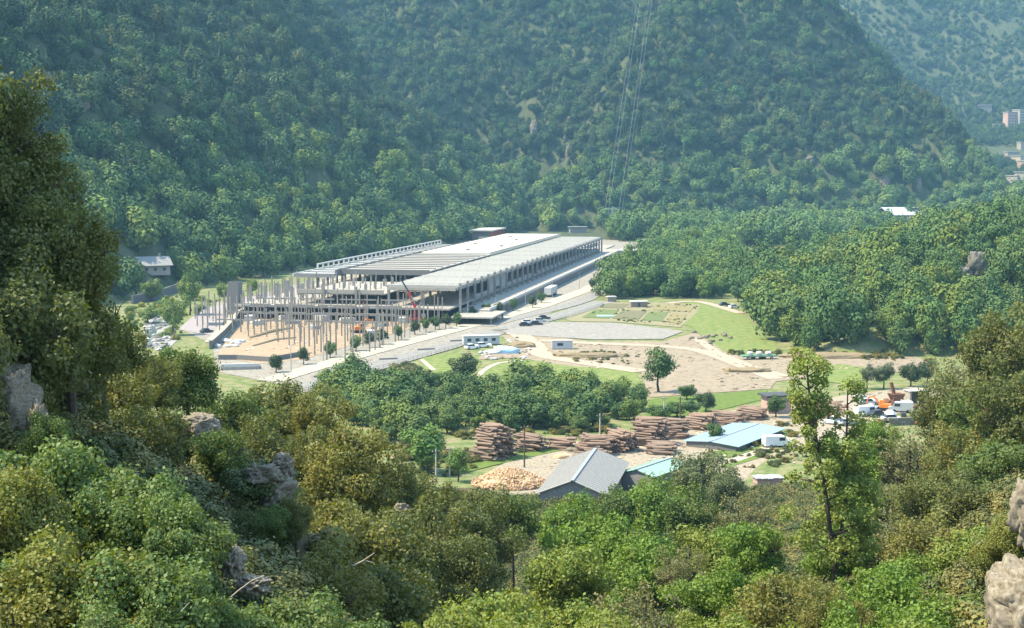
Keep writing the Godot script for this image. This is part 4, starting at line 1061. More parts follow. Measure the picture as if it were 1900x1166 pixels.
	# curved retaining wall left of the dig
	var path := [Vector3(-88.67, 0, -424.45), Vector3(-90.68, 0, -452.16), Vector3(-93.98, 0, -487.09), Vector3(-97.58, 0, -516.05), Vector3(-96.46, 0, -540.1), Vector3(-90.59, 0, -566.48)]
	var wl := thing("retaining_wall", "curved concrete retaining wall at the left rim of the dig", "wall", Vector3.ZERO)
	for k in path.size() - 1:
		part("wall_section", Bag.new().bar(path[k] + Vector3(0, 1.2, 0), path[k + 1] + Vector3(0, 1.2, 0), 0.6, 2.4).mesh(), M.concrete_dark, wl)
		part("coping", Bag.new().bar(path[k] + Vector3(0, 2.5, 0), path[k + 1] + Vector3(0, 2.5, 0), 1.3, 0.2).mesh(), M.cream, wl)
	var fw := thing("site_wall", "low dark site wall along the front of the dig", "wall", Vector3.ZERO)
	var fp := [Vector3(-81.36, 0, -399.9), Vector3(-76.14, 0, -399.9), Vector3(-66.42, 0, -395.33), Vector3(-61.74, 0, -403.4), Vector3(-58.82, 0, -409.38)]
	for k in fp.size() - 1: part("wall_section", Bag.new().bar(fp[k] + Vector3(0, 0.7, 0), fp[k + 1] + Vector3(0, 0.7, 0), 0.5, 1.4).mesh(), M.concrete_dark, fw)
	var dk := thing("terrace_block", "pale concrete terrace in front of the sandy dig", "terrace", Vector3(-72.29, 0, -383.26), 0.2)
	part("slab", boxm(Vector3(-5, 0, -4), Vector3(5, 0.8, 4)), M.concrete_light, dk)
	part("parapet", boxm(Vector3(-5, 0.8, 3.6), Vector3(5, 1.6, 4)), M.white_paint, dk)

func annexes() -> void:
	var p := thing("pavilion", "low grey roofed pavilion with red posts behind the hall", "pavilion", Vector3(-18.23, 0, -1093.75), HALL_TURN)
	part("roof", boxm(Vector3(-26, 8.2, -9), Vector3(26, 9.0, 9)), M.roof_grey, p)
	part("wall", boxm(Vector3(-22, 0, -7), Vector3(22, 8.2, 5)), M.concrete_dark, p)
	for k in 6: part("post", boxm(Vector3(-0.5, 0, -0.5), Vector3(0.5, 8.2, 0.5)), M.red_paint, p, Vector3(-23 + k * 9.2, 0, 7.5))
	var g := thing("gate_building", "small pale building at the far end of the terrace", "building", Vector3(65.31, 0, -819.04), HALL_TURN)
	part("wall", boxm(Vector3(-5, 0, -4), Vector3(5, 7.5, 4)), M.concrete_light, g)
	part("roof", boxm(Vector3(-5.5, 7.5, -4.5), Vector3(5.5, 8.1, 4.5)), M.white_paint, g)
	for k in 3: part("pillar", boxm(Vector3(-0.4, 0, 4.0), Vector3(0.4, 7.5, 4.6)), M.white_paint, g, Vector3(-4 + k * 4, 0, 0))
	var v := thing("viewing_deck", "pale slab on stilts right of the hall's far end", "platform", Vector3(84.86, 0, -897.78), HALL_TURN)
	part("slab", boxm(Vector3(-22, 6.2, -9), Vector3(22, 7.2, 9)), M.concrete_light, v)
	for k in 4: part("stilt", boxm(Vector3(-0.5, 0, -0.5), Vector3(0.5, 6.2, 0.5)), M.concrete, v, Vector3(-18 + k * 12, 0, 7))
	for k in 7: part("block", boxm(Vector3(-1.2, 7.2, -1.2), Vector3(1.2, 8.6 + k % 3 * 0.8, 1.2)), M.white_paint, v, Vector3(-2 + k * 3.4, 0, -3 + (k % 2) * 4))
	var c := thing("white_trailer", "long white box trailer parked below the terrace", "trailer", Vector3(16.29, 0, -608.54), HALL_TURN)
	part("box", boxm(Vector3(-8.5, 1.0, -1.4), Vector3(8.5, 3.9, 1.4)), M.white_paint, c)
	part("skirt", boxm(Vector3(-8.2, 0.35, -1.2), Vector3(8.2, 0.98, 1.2)), M.dark_metal, c)
	for k in 4: wheel(c, Vector3(-6.5 + k * 4.3, 0.45, 1.25), 0.45)
	# raised planting bank with gravel slope
	var h := thing("garden_hut", "grey wooden hut with white roof at the allotments", "hut", Vector3(48.73, 0, -557.41), 0.1)
	part("wall", boxm(Vector3(-3.2, 0, -1.6), Vector3(3.2, 2.0, 1.6)), M.old_wood, h)
	part("roof", boxm(Vector3(-3.4, 2.0, -1.9), Vector3(3.4, 2.35, 1.9)), M.white_paint, h)
	part("door", boxm(Vector3(-0.6, 0, 1.6), Vector3(0.4, 1.8, 1.66)), M.dark_metal, h)
	var w := thing("garden_hut", "small white roofed hut left of the grey garden hut", "hut", Vector3(39.73, 0, -580.65), 0.2)
	part("wall", boxm(Vector3(-1.7, 0, -1.3), Vector3(1.7, 1.9, 1.3)), M.old_wood, w)
	part("roof", boxm(Vector3(-1.9, 1.9, -1.5), Vector3(1.9, 2.2, 1.5)), M.white_paint, w)
	var s := part("garden_sheet", boxm(Vector3(-3, 0.25, -2.4), Vector3(3, 0.4, 2.4)), M.teal, self, Vector3(33.48, 0, -519.91))
	tag(s, "pale teal plastic sheet spread in the allotments", "sheet")
	var ob := thing("stone_barn", "small brick building at the edge of the log yard", "building", Vector3(57.28, 0, -312.02), 0.25)
	part("wall", boxm(Vector3(-2.6, 0, -2), Vector3(2.6, 3.6, 2)), M.brick_pink, ob)
	part("roof", boxm(Vector3(-3.3, 3.6, -2.6), Vector3(3.0, 4.0, 2.6)), M.dark_metal, ob)

func wheel(parent: Node3D, at: Vector3, r: float) -> void:
	var t := part("wheel", Bag.new().tube([Vector3(0, 0, -0.12), Vector3(0, 0, 0.12)], [r, r], 12).mesh(), M.tyre, parent, at)
	part("rim", Bag.new().tube([Vector3(0, 0, 0.11), Vector3(0, 0, 0.14)], [r * 0.55, r * 0.55], 10).mesh(), M.steel, t)

func prism(profile: Array, z0: float, z1: float) -> ArrayMesh:
	var b := Bag.new()
	var n := profile.size()
	for k in n:
		var a: Vector2 = profile[k]
		var c: Vector2 = profile[(k + 1) % n]
		b.quad(Vector3(a.x, a.y, z0), Vector3(c.x, c.y, z0), Vector3(c.x, c.y, z1), Vector3(a.x, a.y, z1))
	var t := Geometry2D.triangulate_polygon(PackedVector2Array(profile))
	for k in t.size() / 3:
		var p: Vector2 = profile[t[k * 3]]
		var q: Vector2 = profile[t[k * 3 + 1]]
		var r: Vector2 = profile[t[k * 3 + 2]]
		b.tri(Vector3(p.x, p.y, z1), Vector3(q.x, q.y, z1), Vector3(r.x, r.y, z1))
		b.tri(Vector3(p.x, p.y, z0), Vector3(r.x, r.y, z0), Vector3(q.x, q.y, z0))
	return b.mesh()

func car(label: String, at: Vector3, turn: float, paint: String, van := false) -> void:
	var o := thing("parked_van" if van else "parked_car", label, "van" if van else "car", at, turn, "vehicles in the valley")
	if van:
		part("body", prism([Vector2(-2.6, 0.4), Vector2(2.6, 0.4), Vector2(2.65, 1.1), Vector2(1.9, 1.3), Vector2(1.3, 2.2), Vector2(-2.5, 2.25), Vector2(-2.65, 1.2)], -0.95, 0.95), M[paint], o)
		part("windscreen", prism([Vector2(1.93, 1.34), Vector2(1.36, 2.14), Vector2(1.40, 2.16), Vector2(1.97, 1.36)], -0.82, 0.82), M.glass_dark, o)
		for z in [-0.97, 0.94]: part("window", boxm(Vector3(0.2, 1.35, z), Vector3(1.4, 1.95, z + 0.03)), M.glass_dark, o)
	else:
		part("body", prism([Vector2(-2.1, 0.35), Vector2(2.1, 0.35), Vector2(2.15, 0.75), Vector2(1.1, 0.95), Vector2(-1.9, 1.0), Vector2(-2.15, 0.8)], -0.88, 0.88), M[paint], o)
		part("cabin", prism([Vector2(-1.8, 1.0), Vector2(0.95, 0.96), Vector2(0.3, 1.48), Vector2(-1.3, 1.5)], -0.74, 0.74), M.glass_dark, o)
		part("roof", boxm(Vector3(-1.3, 1.5, -0.72), Vector3(0.3, 1.56, 0.72)), M[paint], o)
	for x in [-1.4, 1.4]:
		for z in [-0.85, 0.85]: wheel(o, Vector3(x, 0.34, z), 0.34)

func excavator(label: String, at: Vector3, turn: float, k := 1.0) -> void:
	var o := thing("excavator", label, "excavator", at, turn)
	for z in [-1.1, 1.1]: part("track", prism([Vector2(-1.9, 0.1), Vector2(1.9, 0.1), Vector2(2.2, 0.5), Vector2(1.9, 0.9), Vector2(-1.9, 0.9), Vector2(-2.2, 0.5)], z - 0.3, z + 0.3), M.tyre, o)
	part("house", prism([Vector2(-2.2, 1.0), Vector2(1.2, 1.0), Vector2(1.2, 1.8), Vector2(-0.2, 2.2), Vector2(-2.2, 2.1)], -1.3, 1.3), M.orange_paint, o)
	var cb := part("cab", boxm(Vector3(-0.1, 1.9, 0.2), Vector3(1.2, 3.1, 1.25)), M.orange_paint, o)
	part("window", boxm(Vector3(0.1, 2.2, 1.26), Vector3(1.05, 2.95, 1.3)), M.glass_dark, cb)
	part("boom", Bag.new().bar(Vector3(1.0, 1.6, -0.3), Vector3(3.0, 4.3, -0.3), 0.35, 0.55).bar(Vector3(3.0, 4.3, -0.3), Vector3(4.8, 3.8, -0.3), 0.33, 0.45).mesh(), M.orange_paint, o)
	part("arm", Bag.new().bar(Vector3(4.7, 4.0, -0.3), Vector3(5.3, 1.6, -0.3), 0.3, 0.35).mesh(), M.orange_paint, o)
	part("bucket", prism([Vector2(5.0, 1.6), Vector2(5.6, 1.5), Vector2(5.7, 0.8), Vector2(5.0, 0.6), Vector2(4.7, 1.0)], -0.8, 0.2), M.dark_metal, o)
	o.scale = Vector3.ONE * k

func machines() -> void:
	excavator("orange excavator working among the columns", Vector3(-49.46, 0, -467.4), 0.6)
	excavator("orange excavator in the scrap yard on the right", Vector3(81.2, 0, -314.16), 2.8, 0.7)
	# red boom crane by the corner of the hall
	var c := thing("boom_crane", "red boom crane leaning beside the corner of the hall", "crane", Vector3(-33.22, 0, -501.16), 0.3)
	part("chassis", boxm(Vector3(-3.2, 0.7, -1.2), Vector3(3.2, 1.7, 1.2)), M.red_paint, c)
	part("cab", boxm(Vector3(1.8, 1.7, -1.1), Vector3(3.1, 3.0, 1.1)), M.white_paint, c)
	part("mast", Bag.new().bar(Vector3(-0.6, 1.6, 0), Vector3(-0.4, 6.4, 0), 1.0, 1.0).mesh(), M.red_paint, c)
	part("boom", Bag.new().bar(Vector3(-0.2, 4.8, 0), Vector3(-2.6, 10.6, 0), 0.8, 0.9).mesh(), M.red_paint, c)
	part("jib", Bag.new().bar(Vector3(-2.6, 10.6, 0), Vector3(-5.6, 15.6, 0), 0.4, 0.5).mesh(), M.dark_metal, c)
	part("ram", Bag.new().bar(Vector3(-0.5, 6.4, 0.5), Vector3(-1.9, 9.2, 0.5), 0.35).mesh(), M.steel, c)
	for x in [-2.4, 0.0, 2.4]: wheel(c, Vector3(x, 0.55, 1.2), 0.55)
	var l := thing("scissor_lift", "small red lift platform between the columns", "lift", Vector3(-53.4, 0, -516.05), 0.9)
	part("chassis", boxm(Vector3(-1.2, 0.3, -0.7), Vector3(1.2, 1.0, 0.7)), M.red_paint, l)
	part("scissor", Bag.new().bar(Vector3(-1, 1, 0), Vector3(1, 3, 0), 0.2).bar(Vector3(1, 1, 0), Vector3(-1, 3, 0), 0.2).bar(Vector3(-1, 3, 0), Vector3(1, 5, 0), 0.2).bar(Vector3(1, 3, 0), Vector3(-1, 5, 0), 0.2).mesh(), M.red_paint, l)
	part("platform", boxm(Vector3(-1.3, 5, -0.8), Vector3(1.3, 5.2, 0.8)), M.red_paint, l)
	part("guard_rail", Bag.new().bar(Vector3(-1.3, 6.1, 0.8), Vector3(1.3, 6.1, 0.8), 0.12).bar(Vector3(-1.3, 5.2, 0.8), Vector3(-1.3, 6.1, 0.8), 0.12).bar(Vector3(1.3, 5.2, 0.8), Vector3(1.3, 6.1, 0.8), 0.12).mesh(), M.red_paint, l)
	for x in [-0.8, 0.8]: wheel(l, Vector3(x, 0.3, 0.7), 0.3)
	# cars
	car("dark car at the left of the car group beside the asphalt yard", Vector3(4.54, 0, -487.09), 0.2, "dark_paint")
	car("white car in the car group beside the asphalt yard", Vector3(5.54, 0, -495.79), 0.2, "car_white")
	car("dark car in the middle of the car group beside the asphalt yard", Vector3(8.22, 0, -490.53), 0.2, "dark_paint")
	car("grey car at the rear of the car group beside the asphalt yard", Vector3(9.89, 0, -501.16), 0.2, "silver_paint")
	car("dark car at the right of the car group beside the asphalt yard", Vector3(11.4, 0, -510.36), 0.2, "dark_paint")
	car("white car parked at the end of the meadow track", Vector3(84.75, 0, -552.98), 0.5, "car_white")
	car("dark car beside the white car at the meadow track", Vector3(82.55, 0, -561.91), 0.3, "dark_paint")
	car("white van parked in the scrap yard", Vector3(75.73, 0, -307.13), 0.35, "car_white", true)
	car("white van parked on the grass beside the pale blue roof", Vector3(50.11, 0, -271.76), 0.2, "car_white", true)
	car("grey car behind the white van in the scrap yard", Vector3(79.7, 0, -321.51), 0.25, "silver_paint")
	car("silver car in front of the white van in the scrap yard", Vector3(69.19, 0, -295.22), 0.3, "silver_paint")
	car("silver van at the right of the scrap yard below the shed", Vector3(84.39, 0, -312.02), 2.9, "silver_paint", true)
	car("white car at the left end of the scrap yard", Vector3(66.76, 0, -297.79), 0.9, "car_white")
	car("dark car right of the white van in the scrap yard", Vector3(77.92, 0, -305.76), 0.4, "dark_paint")
	car("white car nearest the low block wall of the scrap yard", Vector3(79.39, 0, -300.4), 0.2, "car_white")
	car("white car beside the blue sheeted heap", Vector3(-11.87, 0, -424.45), 0.6, "car_white")
	car("grey car parked on the plaza left of the dig", Vector3(-98.75, 0, -467.4), 0.8, "dark_paint")
	car("white car left of the blue sheeted heap", Vector3(-8.79, 0, -428.39), 0.5, "car_white")
	# container row and covered heap at the track junction
	var b := thing("site_container", "long grey site container left of the track junction", "container", Vector3(-9.41, 0, -435.12), 0.25)
	part("box", boxm(Vector3(-5.5, 0.2, -1.3), Vector3(5.5, 2.7, 1.3)), M.silver_paint, b)
	part("roof", boxm(Vector3(-5.7, 2.7, -1.5), Vector3(5.7, 2.95, 1.5)), M.white_paint, b)
	for k in 4: part("window", boxm(Vector3(-4.4 + k * 2.5, 1.2, 1.3), Vector3(-3.2 + k * 2.5, 2.1, 1.34)), M.glass_dark, b)
	tag(part("covered_heap", rock_mesh(560, Vector3(4.2, 1.4, 2.6), 0.18), M.blue_tarp, self, Vector3(-1.86, 0, -415.53) + Vector3(0, 0.4, 0)), "heap of material under a light blue sheet", "heap")
	tag(part("rubble_heap", rock_mesh(561, Vector3(3.2, 1.0, 2.2), 0.3), M.white_paint, self, Vector3(-5.41, 0, -414.28)), "white rubble heap left of the blue sheeted heap", "heap")
	tag(part("earth_heap", rock_mesh(562, Vector3(4.6, 1.6, 3.0), 0.3), M.earth_dark, self, Vector3(2.88, 0, -429.72)), "brown earth heap right of the blue sheeted heap", "heap")
	tag(part("earth_heap", rock_mesh(563, Vector3(11, 1.3, 3.0), 0.35), M.earth_dark, self, Vector3(21.26, 0, -406.97)), "long weedy earth heap between the two tracks", "heap")
	tag(part("earth_heap", rock_mesh(564, Vector3(7, 1.3, 2.5), 0.35), M.earth_dark, self, Vector3(61.1, 0, -375.95)), "dark earth bank beside the dug track", "heap")
	tag(part("earth_heap", rock_mesh(565, Vector3(14, 1.6, 3.0), 0.3), M.earth_dark, self, Vector3(89.1, 0, -404.59)), "long brown earth bank at the foot of the hillock", "heap")
	var r := thing("site_cabin", "pale grey cabin in the dug earth between tracks", "cabin", Vector3(14.72, 0, -424.45), 0.05)
	part("box", boxm(Vector3(-3, 0.2, -1.2), Vector3(3, 2.5, 1.2)), M.silver_paint, r)
	part("roof", boxm(Vector3(-3.1, 2.5, -1.3), Vector3(3.1, 2.65, 1.3)), M.roof_grey, r)
	part("window", boxm(Vector3(-1.5, 1.1, 1.2), Vector3(0.2, 1.9, 1.24)), M.glass_dark, r)
	var g := thing("flat_trailer", "flat green trailer with white sacks in the brown field", "trailer", Vector3(68.57, 0, -401.06), 0.15)
	part("bed", boxm(Vector3(-5, 0.8, -1.2), Vector3(5, 1.2, 1.2)), M.green_paint, g)
	for k in 3: part("sack", rock_mesh(570 + k, Vector3(0.9, 0.6, 0.8), 0.2), M.white_paint, g, Vector3(-2.5 + k * 2.6, 1.7, 0))
	for x in [-3.4, 3.4]: wheel(g, Vector3(x, 0.45, 1.1), 0.45)
	rng.seed = 580
	for k in 16:
		var p := Vector3(62.36, 0, -452.16) + Vector3(rng.randf_range(-7, 8), 0.3, rng.randf_range(-16, 16))
		tag(part("pale_stone", rock_mesh(581 + k, Vector3(0.9, 0.6, 0.8) * rng.randf_range(0.6, 1.3), 0.3), M.pale_rock, self, p), "pale stone block lying at the rim of the green meadow", "stone", "stone blocks at the meadow rim")
	for k in 34:
		var p := Vector3(80.02, 0, -314.16) + Vector3(rng.randf_range(-16, 11), 0.4, rng.randf_range(-16, 20))
		var rust := ["rust", "white_paint", "dark_metal", "rust", "silver_paint"]
		var o := thing("scrap_heap", "heap of scrap parts lying around the yard of the orange excavator", "scrap", p, rng.randf() * TAU, "scrap heaps in the yard")
		part("heap", rock_mesh(600 + k, Vector3(1.3, 0.8, 1.0) * rng.randf_range(0.5, 1.4), 0.45), M[rust[k % 5]], o)
	var sc := thing("scrap_hopper", "dark rusty hopper standing in the scrap yard", "hopper", Vector3(85.84, 0, -321.51), 0.3)
	part("bin", prism([Vector2(-1.6, 2.6), Vector2(1.6, 2.6), Vector2(0.7, 1.0), Vector2(-0.7, 1.0)], -1.2, 1.2), M.rust, sc)
	for x in [-1.3, 1.3]: part("leg", Bag.new().bar(Vector3(x, 0, 0.9), Vector3(x * 0.8, 2.4, 0.9), 0.25).mesh(), M.rust, sc)
	part("conveyor", Bag.new().bar(Vector3(-0.6, 2.6, 0), Vector3(-1.4, 5.2, 0), 0.7, 0.5).mesh(), M.rust, sc)
	var sw := thing("stone_shed", "grey open shed at the right end of the scrap yard", "shed", Vector3(91.13, 0, -324.55), 0.2)
	part("wall", boxm(Vector3(-2.2, 0, -1.5), Vector3(-1.8, 2.8, 1.5)), M.concrete_light, sw)
	part("wall", boxm(Vector3(1.8, 0, -1.5), Vector3(2.2, 2.8, 1.5)), M.concrete_light, sw)
	part("wall", boxm(Vector3(-1.8, 0, -1.5), Vector3(1.8, 2.8, -1.2)), M.concrete_dark, sw)
	part("roof", boxm(Vector3(-2.4, 2.8, -1.7), Vector3(2.4, 3.0, 1.7)), M.roof_grey, sw)
	var bw := thing("block_wall", "low wall of pale stone blocks below the scrap yard", "wall", Vector3(81.92, 0, -295.22), 0.25)
	for row in 3:
		for k in 8: part("block", boxm(Vector3(-0.55, 0, -0.3), Vector3(0.55, 0.55, 0.3)), M.pale_rock if (row + k) % 3 else M.concrete, bw, Vector3(-4.6 + k * 1.18 + 0.5 * (row % 2), row * 0.6, 0))
	var lo := thing("cluttered_shed", "small red roofed shed with white boards right of the yard trees", "shed", Vector3(42.28, 0, -236.38), 0.15)
	part("wall", boxm(Vector3(-2.2, 0, -1.2), Vector3(2.2, 1.7, 1.2)), M.brick_pink, lo)
	for k in 5: part("roof_board", boxm(Vector3(-0.45, 1.7 + 0.05 * (k % 2), -1.5), Vector3(0.45, 1.85 + 0.05 * (k % 2), 1.4 + 0.2 * (k % 3))), M.white_paint if k % 2 else M.concrete_blue, lo, Vector3(-2.0 + k * 0.98, 0, 0))

# ------------------------------------------------------------------ lumber yard
func gable(called: String, label: String, a: Vector3, b: Vector3, half: float, eave: float, ridge: float, roof: String, wall: String) -> void:
	# a and b are the feet of the two gable ends on the ridge line
	var o := thing(called, label, "shed", a)
	var d := (b - a)
	var n := d.length()
	o.rotation.y = atan2(-d.z, d.x)
	part("wall", boxm(Vector3(0.3, 0, -half + 0.3), Vector3(n - 0.3, eave - 0.05, half - 0.3)), M[wall], o)
	part("gable", prism([Vector2(-half + 0.3, eave - 0.05), Vector2(half - 0.3, eave - 0.05), Vector2(0, ridge - 0.2)], 0.3, 0.5), M[wall], o).rotation.y = PI / 2
	var slope := Vector2(half, ridge - eave).length()
	for side in [-1, 1]:
		var sheets := int(n / 1.1)
		var pitch := Vector3(0, -(ridge - eave), side * half) / slope
		for k in sheets:
			var w := n / sheets
			var bb := Bag.new()
			var p0 := Vector3(k * w + w * 0.5, ridge + 0.004 * (k % 2), 0)
			bb.bar(p0 + pitch * 0.02, p0 + pitch * (slope + 0.4), w - 0.02, 0.12)
			bb.bar(p0 + pitch * 0.02 + Vector3(w * 0.45, 0.08, 0), p0 + pitch * (slope + 0.4) + Vector3(w * 0.45, 0.08, 0), 0.08, 0.1)
			part("roof_sheet", bb.mesh(), M[roof], o)
	part("ridge_cap", Bag.new().bar(Vector3(-0.1, ridge + 0.1, 0), Vector3(n + 0.1, ridge + 0.1, 0), 0.5, 0.1).mesh(), M.steel_pale, o)

func log_stack(centre: Vector3, axis: float, layers: int, wide: int, length: float, r: float, sd: int, singles: bool, label: String, group: String) -> void:
	rng.seed = sd
	var m := Bag.new().tube([Vector3(-0.5, 0, 0), Vector3(0.5, 0, 0)], [1.0, 0.92], 8).mesh()
	var xf := []
	var along_ := Vector3(cos(axis), 0, -sin(axis))
	var across := Vector3(sin(axis), 0, cos(axis))
	for y in layers:
		var n := int(wide * sqrt(maxf(0.02, 1.0 - pow(float(y) / layers, 2.0))))
		for k in n:
			var rr := r * rng.randf_range(0.75, 1.15)
			var p := centre + across * ((k - n / 2.0 + 0.5 * (y % 2)) * r * 1.95) + along_ * rng.randf_range(-0.9, 0.9) + Vector3(0, r + y * r * 1.72, 0)
			xf.append(Transform3D(Basis.from_euler(Vector3(0, axis + rng.randfn(0.0, 0.17), rng.randf_range(-0.1, 0.1))).scaled_local(Vector3(length * rng.randf_range(0.6, 1.1), rr, rr)), p))
	if singles:
		for k in xf.size():
			var o := part("log", m, M.log_a if k % 3 else M.log_b, self)
			o.transform = xf[k]
			tag(o, label, "log", group)
	else:
		var mm := MultiMesh.new()
		mm.transform_format = MultiMesh.TRANSFORM_3D
		mm.mesh = m
		mm.instance_count = xf.size()
		for k in xf.size(): mm.set_instance_transform(k, xf[k])
		var o := MultiMeshInstance3D.new()
		o.multimesh = mm
		o.material_override = M.log_a if sd % 2 else M.log_b
		o.name = numbered("log_pile")
		add_child(o)
		tag(o, label, "log pile", group, "stuff")

func lumber_yard() -> void:
	gable("grey_shed", "grey gabled metal shed beside the firewood heap", Vector3(9, 0, -213.57), Vector3(13.91, 0, -238.97), 5.3, 3.9, 6.0, "roof_shed", "concrete")
	gable("mint_shed", "mint green roofed shed right of the grey shed", Vector3(20.02, 0, -231.48), Vector3(26.84, 0, -241.24), 3.0, 3.2, 4.0, "roof_mint", "concrete")
	gable("pale_blue_shed", "long pale blue roofed shed among the log piles", Vector3(37.2, 0, -269.27), Vector3(49.55, 0, -288.57), 5.4, 1.1, 1.5, "roof_sky", "concrete_dark")
	log_stack(Vector3(-3.44, 0, -261.35), -0.62, 15, 16, 5.0, 0.24, 701, true, "brown log in the tall stack left of the utility pole", "logs of the tall stack")
	log_stack(Vector3(3.54, 0, -269.08), -0.45, 8, 12, 4.6, 0.22, 702, true, "brown log in the lower stack right of the utility pole", "logs of the lower stack")
	log_stack(Vector3(15.46, 0, -265.42), -0.2, 8, 16, 5.5, 0.24, 703, false, "dark weathered log pile behind the grey shed", "log piles of the yard")
	log_stack(Vector3(20.17, 0, -268.55), -0.7, 9, 13, 5.0, 0.24, 705, false, "brown log pile right of the dark weathered pile", "log piles of the yard")
	log_stack(Vector3(26.33, 0, -275.04), -0.45, 12, 14, 5.5, 0.25, 707, false, "largest brown log pile left of the pale blue roof", "log piles of the yard")
	log_stack(Vector3(31.73, 0, -281.84), -0.1, 9, 12, 5.0, 0.24, 717, false, "brown log pile touching the largest pile on its right", "log piles of the yard")
	log_stack(Vector3(27.83, 0, -266.45), -0.3, 5, 15, 5.0, 0.22, 708, false, "low log pile behind the mint roofed shed", "log piles of the yard")
	log_stack(Vector3(38.34, 0, -292.07), -0.6, 7, 14, 5.0, 0.24, 709, false, "log pile behind the pale blue roof", "log piles of the yard")
	log_stack(Vector3(44.75, 0, -298.43), -0.2, 6, 16, 6.0, 0.22, 719, false, "low log pile above the far end of the pale blue roof", "log piles of the yard")
	log_stack(Vector3(50.77, 0, -304.4), -0.3, 6, 18, 5.0, 0.22, 711, false, "low log pile at the far end of the yard", "log piles of the yard")
	log_stack(Vector3(68.97, 0, -312.02), -0.3, 6, 14, 4.8, 0.22, 713, false, "log pile seen through the slender tree crown", "log piles of the yard")
	log_stack(Vector3(9.15, 0, -270.68), -0.3, 5, 12, 4.2, 0.22, 715, false, "small pale log pile behind the lower stack", "log piles of the yard")
	# heap of split firewood
	rng.seed = 720
	var base := Vector3(-0.45, 0, -238.46)
	var mound := rock_mesh(721, Vector3(5.6, 2.1, 4.2), 0.15)
	tag(part("firewood_mound", mound, M.split_wood, self, base), "packed core of the orange firewood heap", "firewood")
	var mm := MultiMesh.new()
	mm.transform_format = MultiMesh.TRANSFORM_3D
	mm.use_colors = true
	mm.mesh = prism([Vector2(-0.28, -0.1), Vector2(0.28, -0.12), Vector2(0.3, 0.1), Vector2(-0.26, 0.13)], -0.09, 0.11)
	mm.instance_count = 2600
	for k in 2600:
		var a := rng.randf() * TAU
		var f := sqrt(rng.randf())
		var p := base + Vector3(cos(a) * 6.2 * f, 0.1 + 2.3 * (1.0 - pow(f, 1.6)) + rng.randf() * 0.25, sin(a) * 4.8 * f)
		mm.set_instance_transform(k, Transform3D(Basis.from_euler(Vector3(rng.randf() * TAU, rng.randf() * TAU, rng.randf() * TAU)).scaled(Vector3.ONE * rng.randf_range(0.8, 1.5)), p))
		var c := rng.randf_range(0.7, 1.3)
		mm.set_instance_color(k, Color(c, c * rng.randf_range(0.9, 1.05), c * rng.randf_range(0.8, 1.05)))
	var o := MultiMeshInstance3D.new()
	o.multimesh = mm
	o.material_override = M.split_wood
	o.name = numbered("firewood_heap")
	add_child(o)
	tag(o, "heap of orange split firewood beside the grey shed", "firewood", "", "stuff")
	for q in [[Vector3(11.56, 0, -267.5), 0], [Vector3(9.33, 0, -261.35), 1], [Vector3(12.32, 0, -262.35), 2], [Vector3(14.15, 0, -269.08), 3]]:
		tag(part("plank_heap", rock_mesh(730 + q[1], Vector3(2.0, 0.8, 1.4), 0.4), M.split_wood if q[1] % 2 else M.pale_rock, self, q[0]), ["pale slab wood heap behind the grey shed", "small offcut heap beside the firewood heap", "white offcut heap left of the grey shed ridge", "brown offcut heap below the dark log pile"][q[1]], "wood heap", "offcut heaps")
	# poles and wires
	var poles := [[Vector3(2.18, 0, -252.63), 7.6, "dark utility pole between the two log stacks"], [Vector3(-12.77, 0, -240.57), 5.6, "pale utility pole before the round green tree"], [Vector3(-10.69, 0, -244.9), 5.2, "pale utility pole left of the tall log stack"], [Vector3(17.14, 0, -280.11), 5.0, "utility pole behind the dark log pile"], [Vector3(34.54, 0, -295.22), 6.0, "utility pole above the log piles"], [Vector3(31.89, 0, -301.72), 5.0, "thin post at the edge of the grass strip"]]
	for p in poles:
		var t := thing("utility_pole", p[2], "pole", p[0], 0.4, "utility poles of the yard")
		part("pole", Bag.new().tube([Vector3.ZERO, Vector3(0, p[1], 0)], [0.16, 0.11], 7).mesh(), M.pale_wood if p[1] < 5.7 else M.dark_wood, t)
		part("crossarm", boxm(Vector3(-0.7, p[1] - 0.5, -0.06), Vector3(0.7, p[1] - 0.38, 0.06)), M.dark_wood, t)
		for x in [-0.6, 0.6]: part("insulator", Bag.new().tube([Vector3(x, p[1] - 0.38, 0), Vector3(x, p[1] - 0.2, 0)], [0.06, 0.04], 6).mesh(), M.white_paint, t)
	wire("overhead wire between the pole and the pale blue roof", poles[4][0] + Vector3(0, 5.6, 0), Vector3(42.52, 0, -298.43) + Vector3(0, 3, 0), 0.6, 0.03)

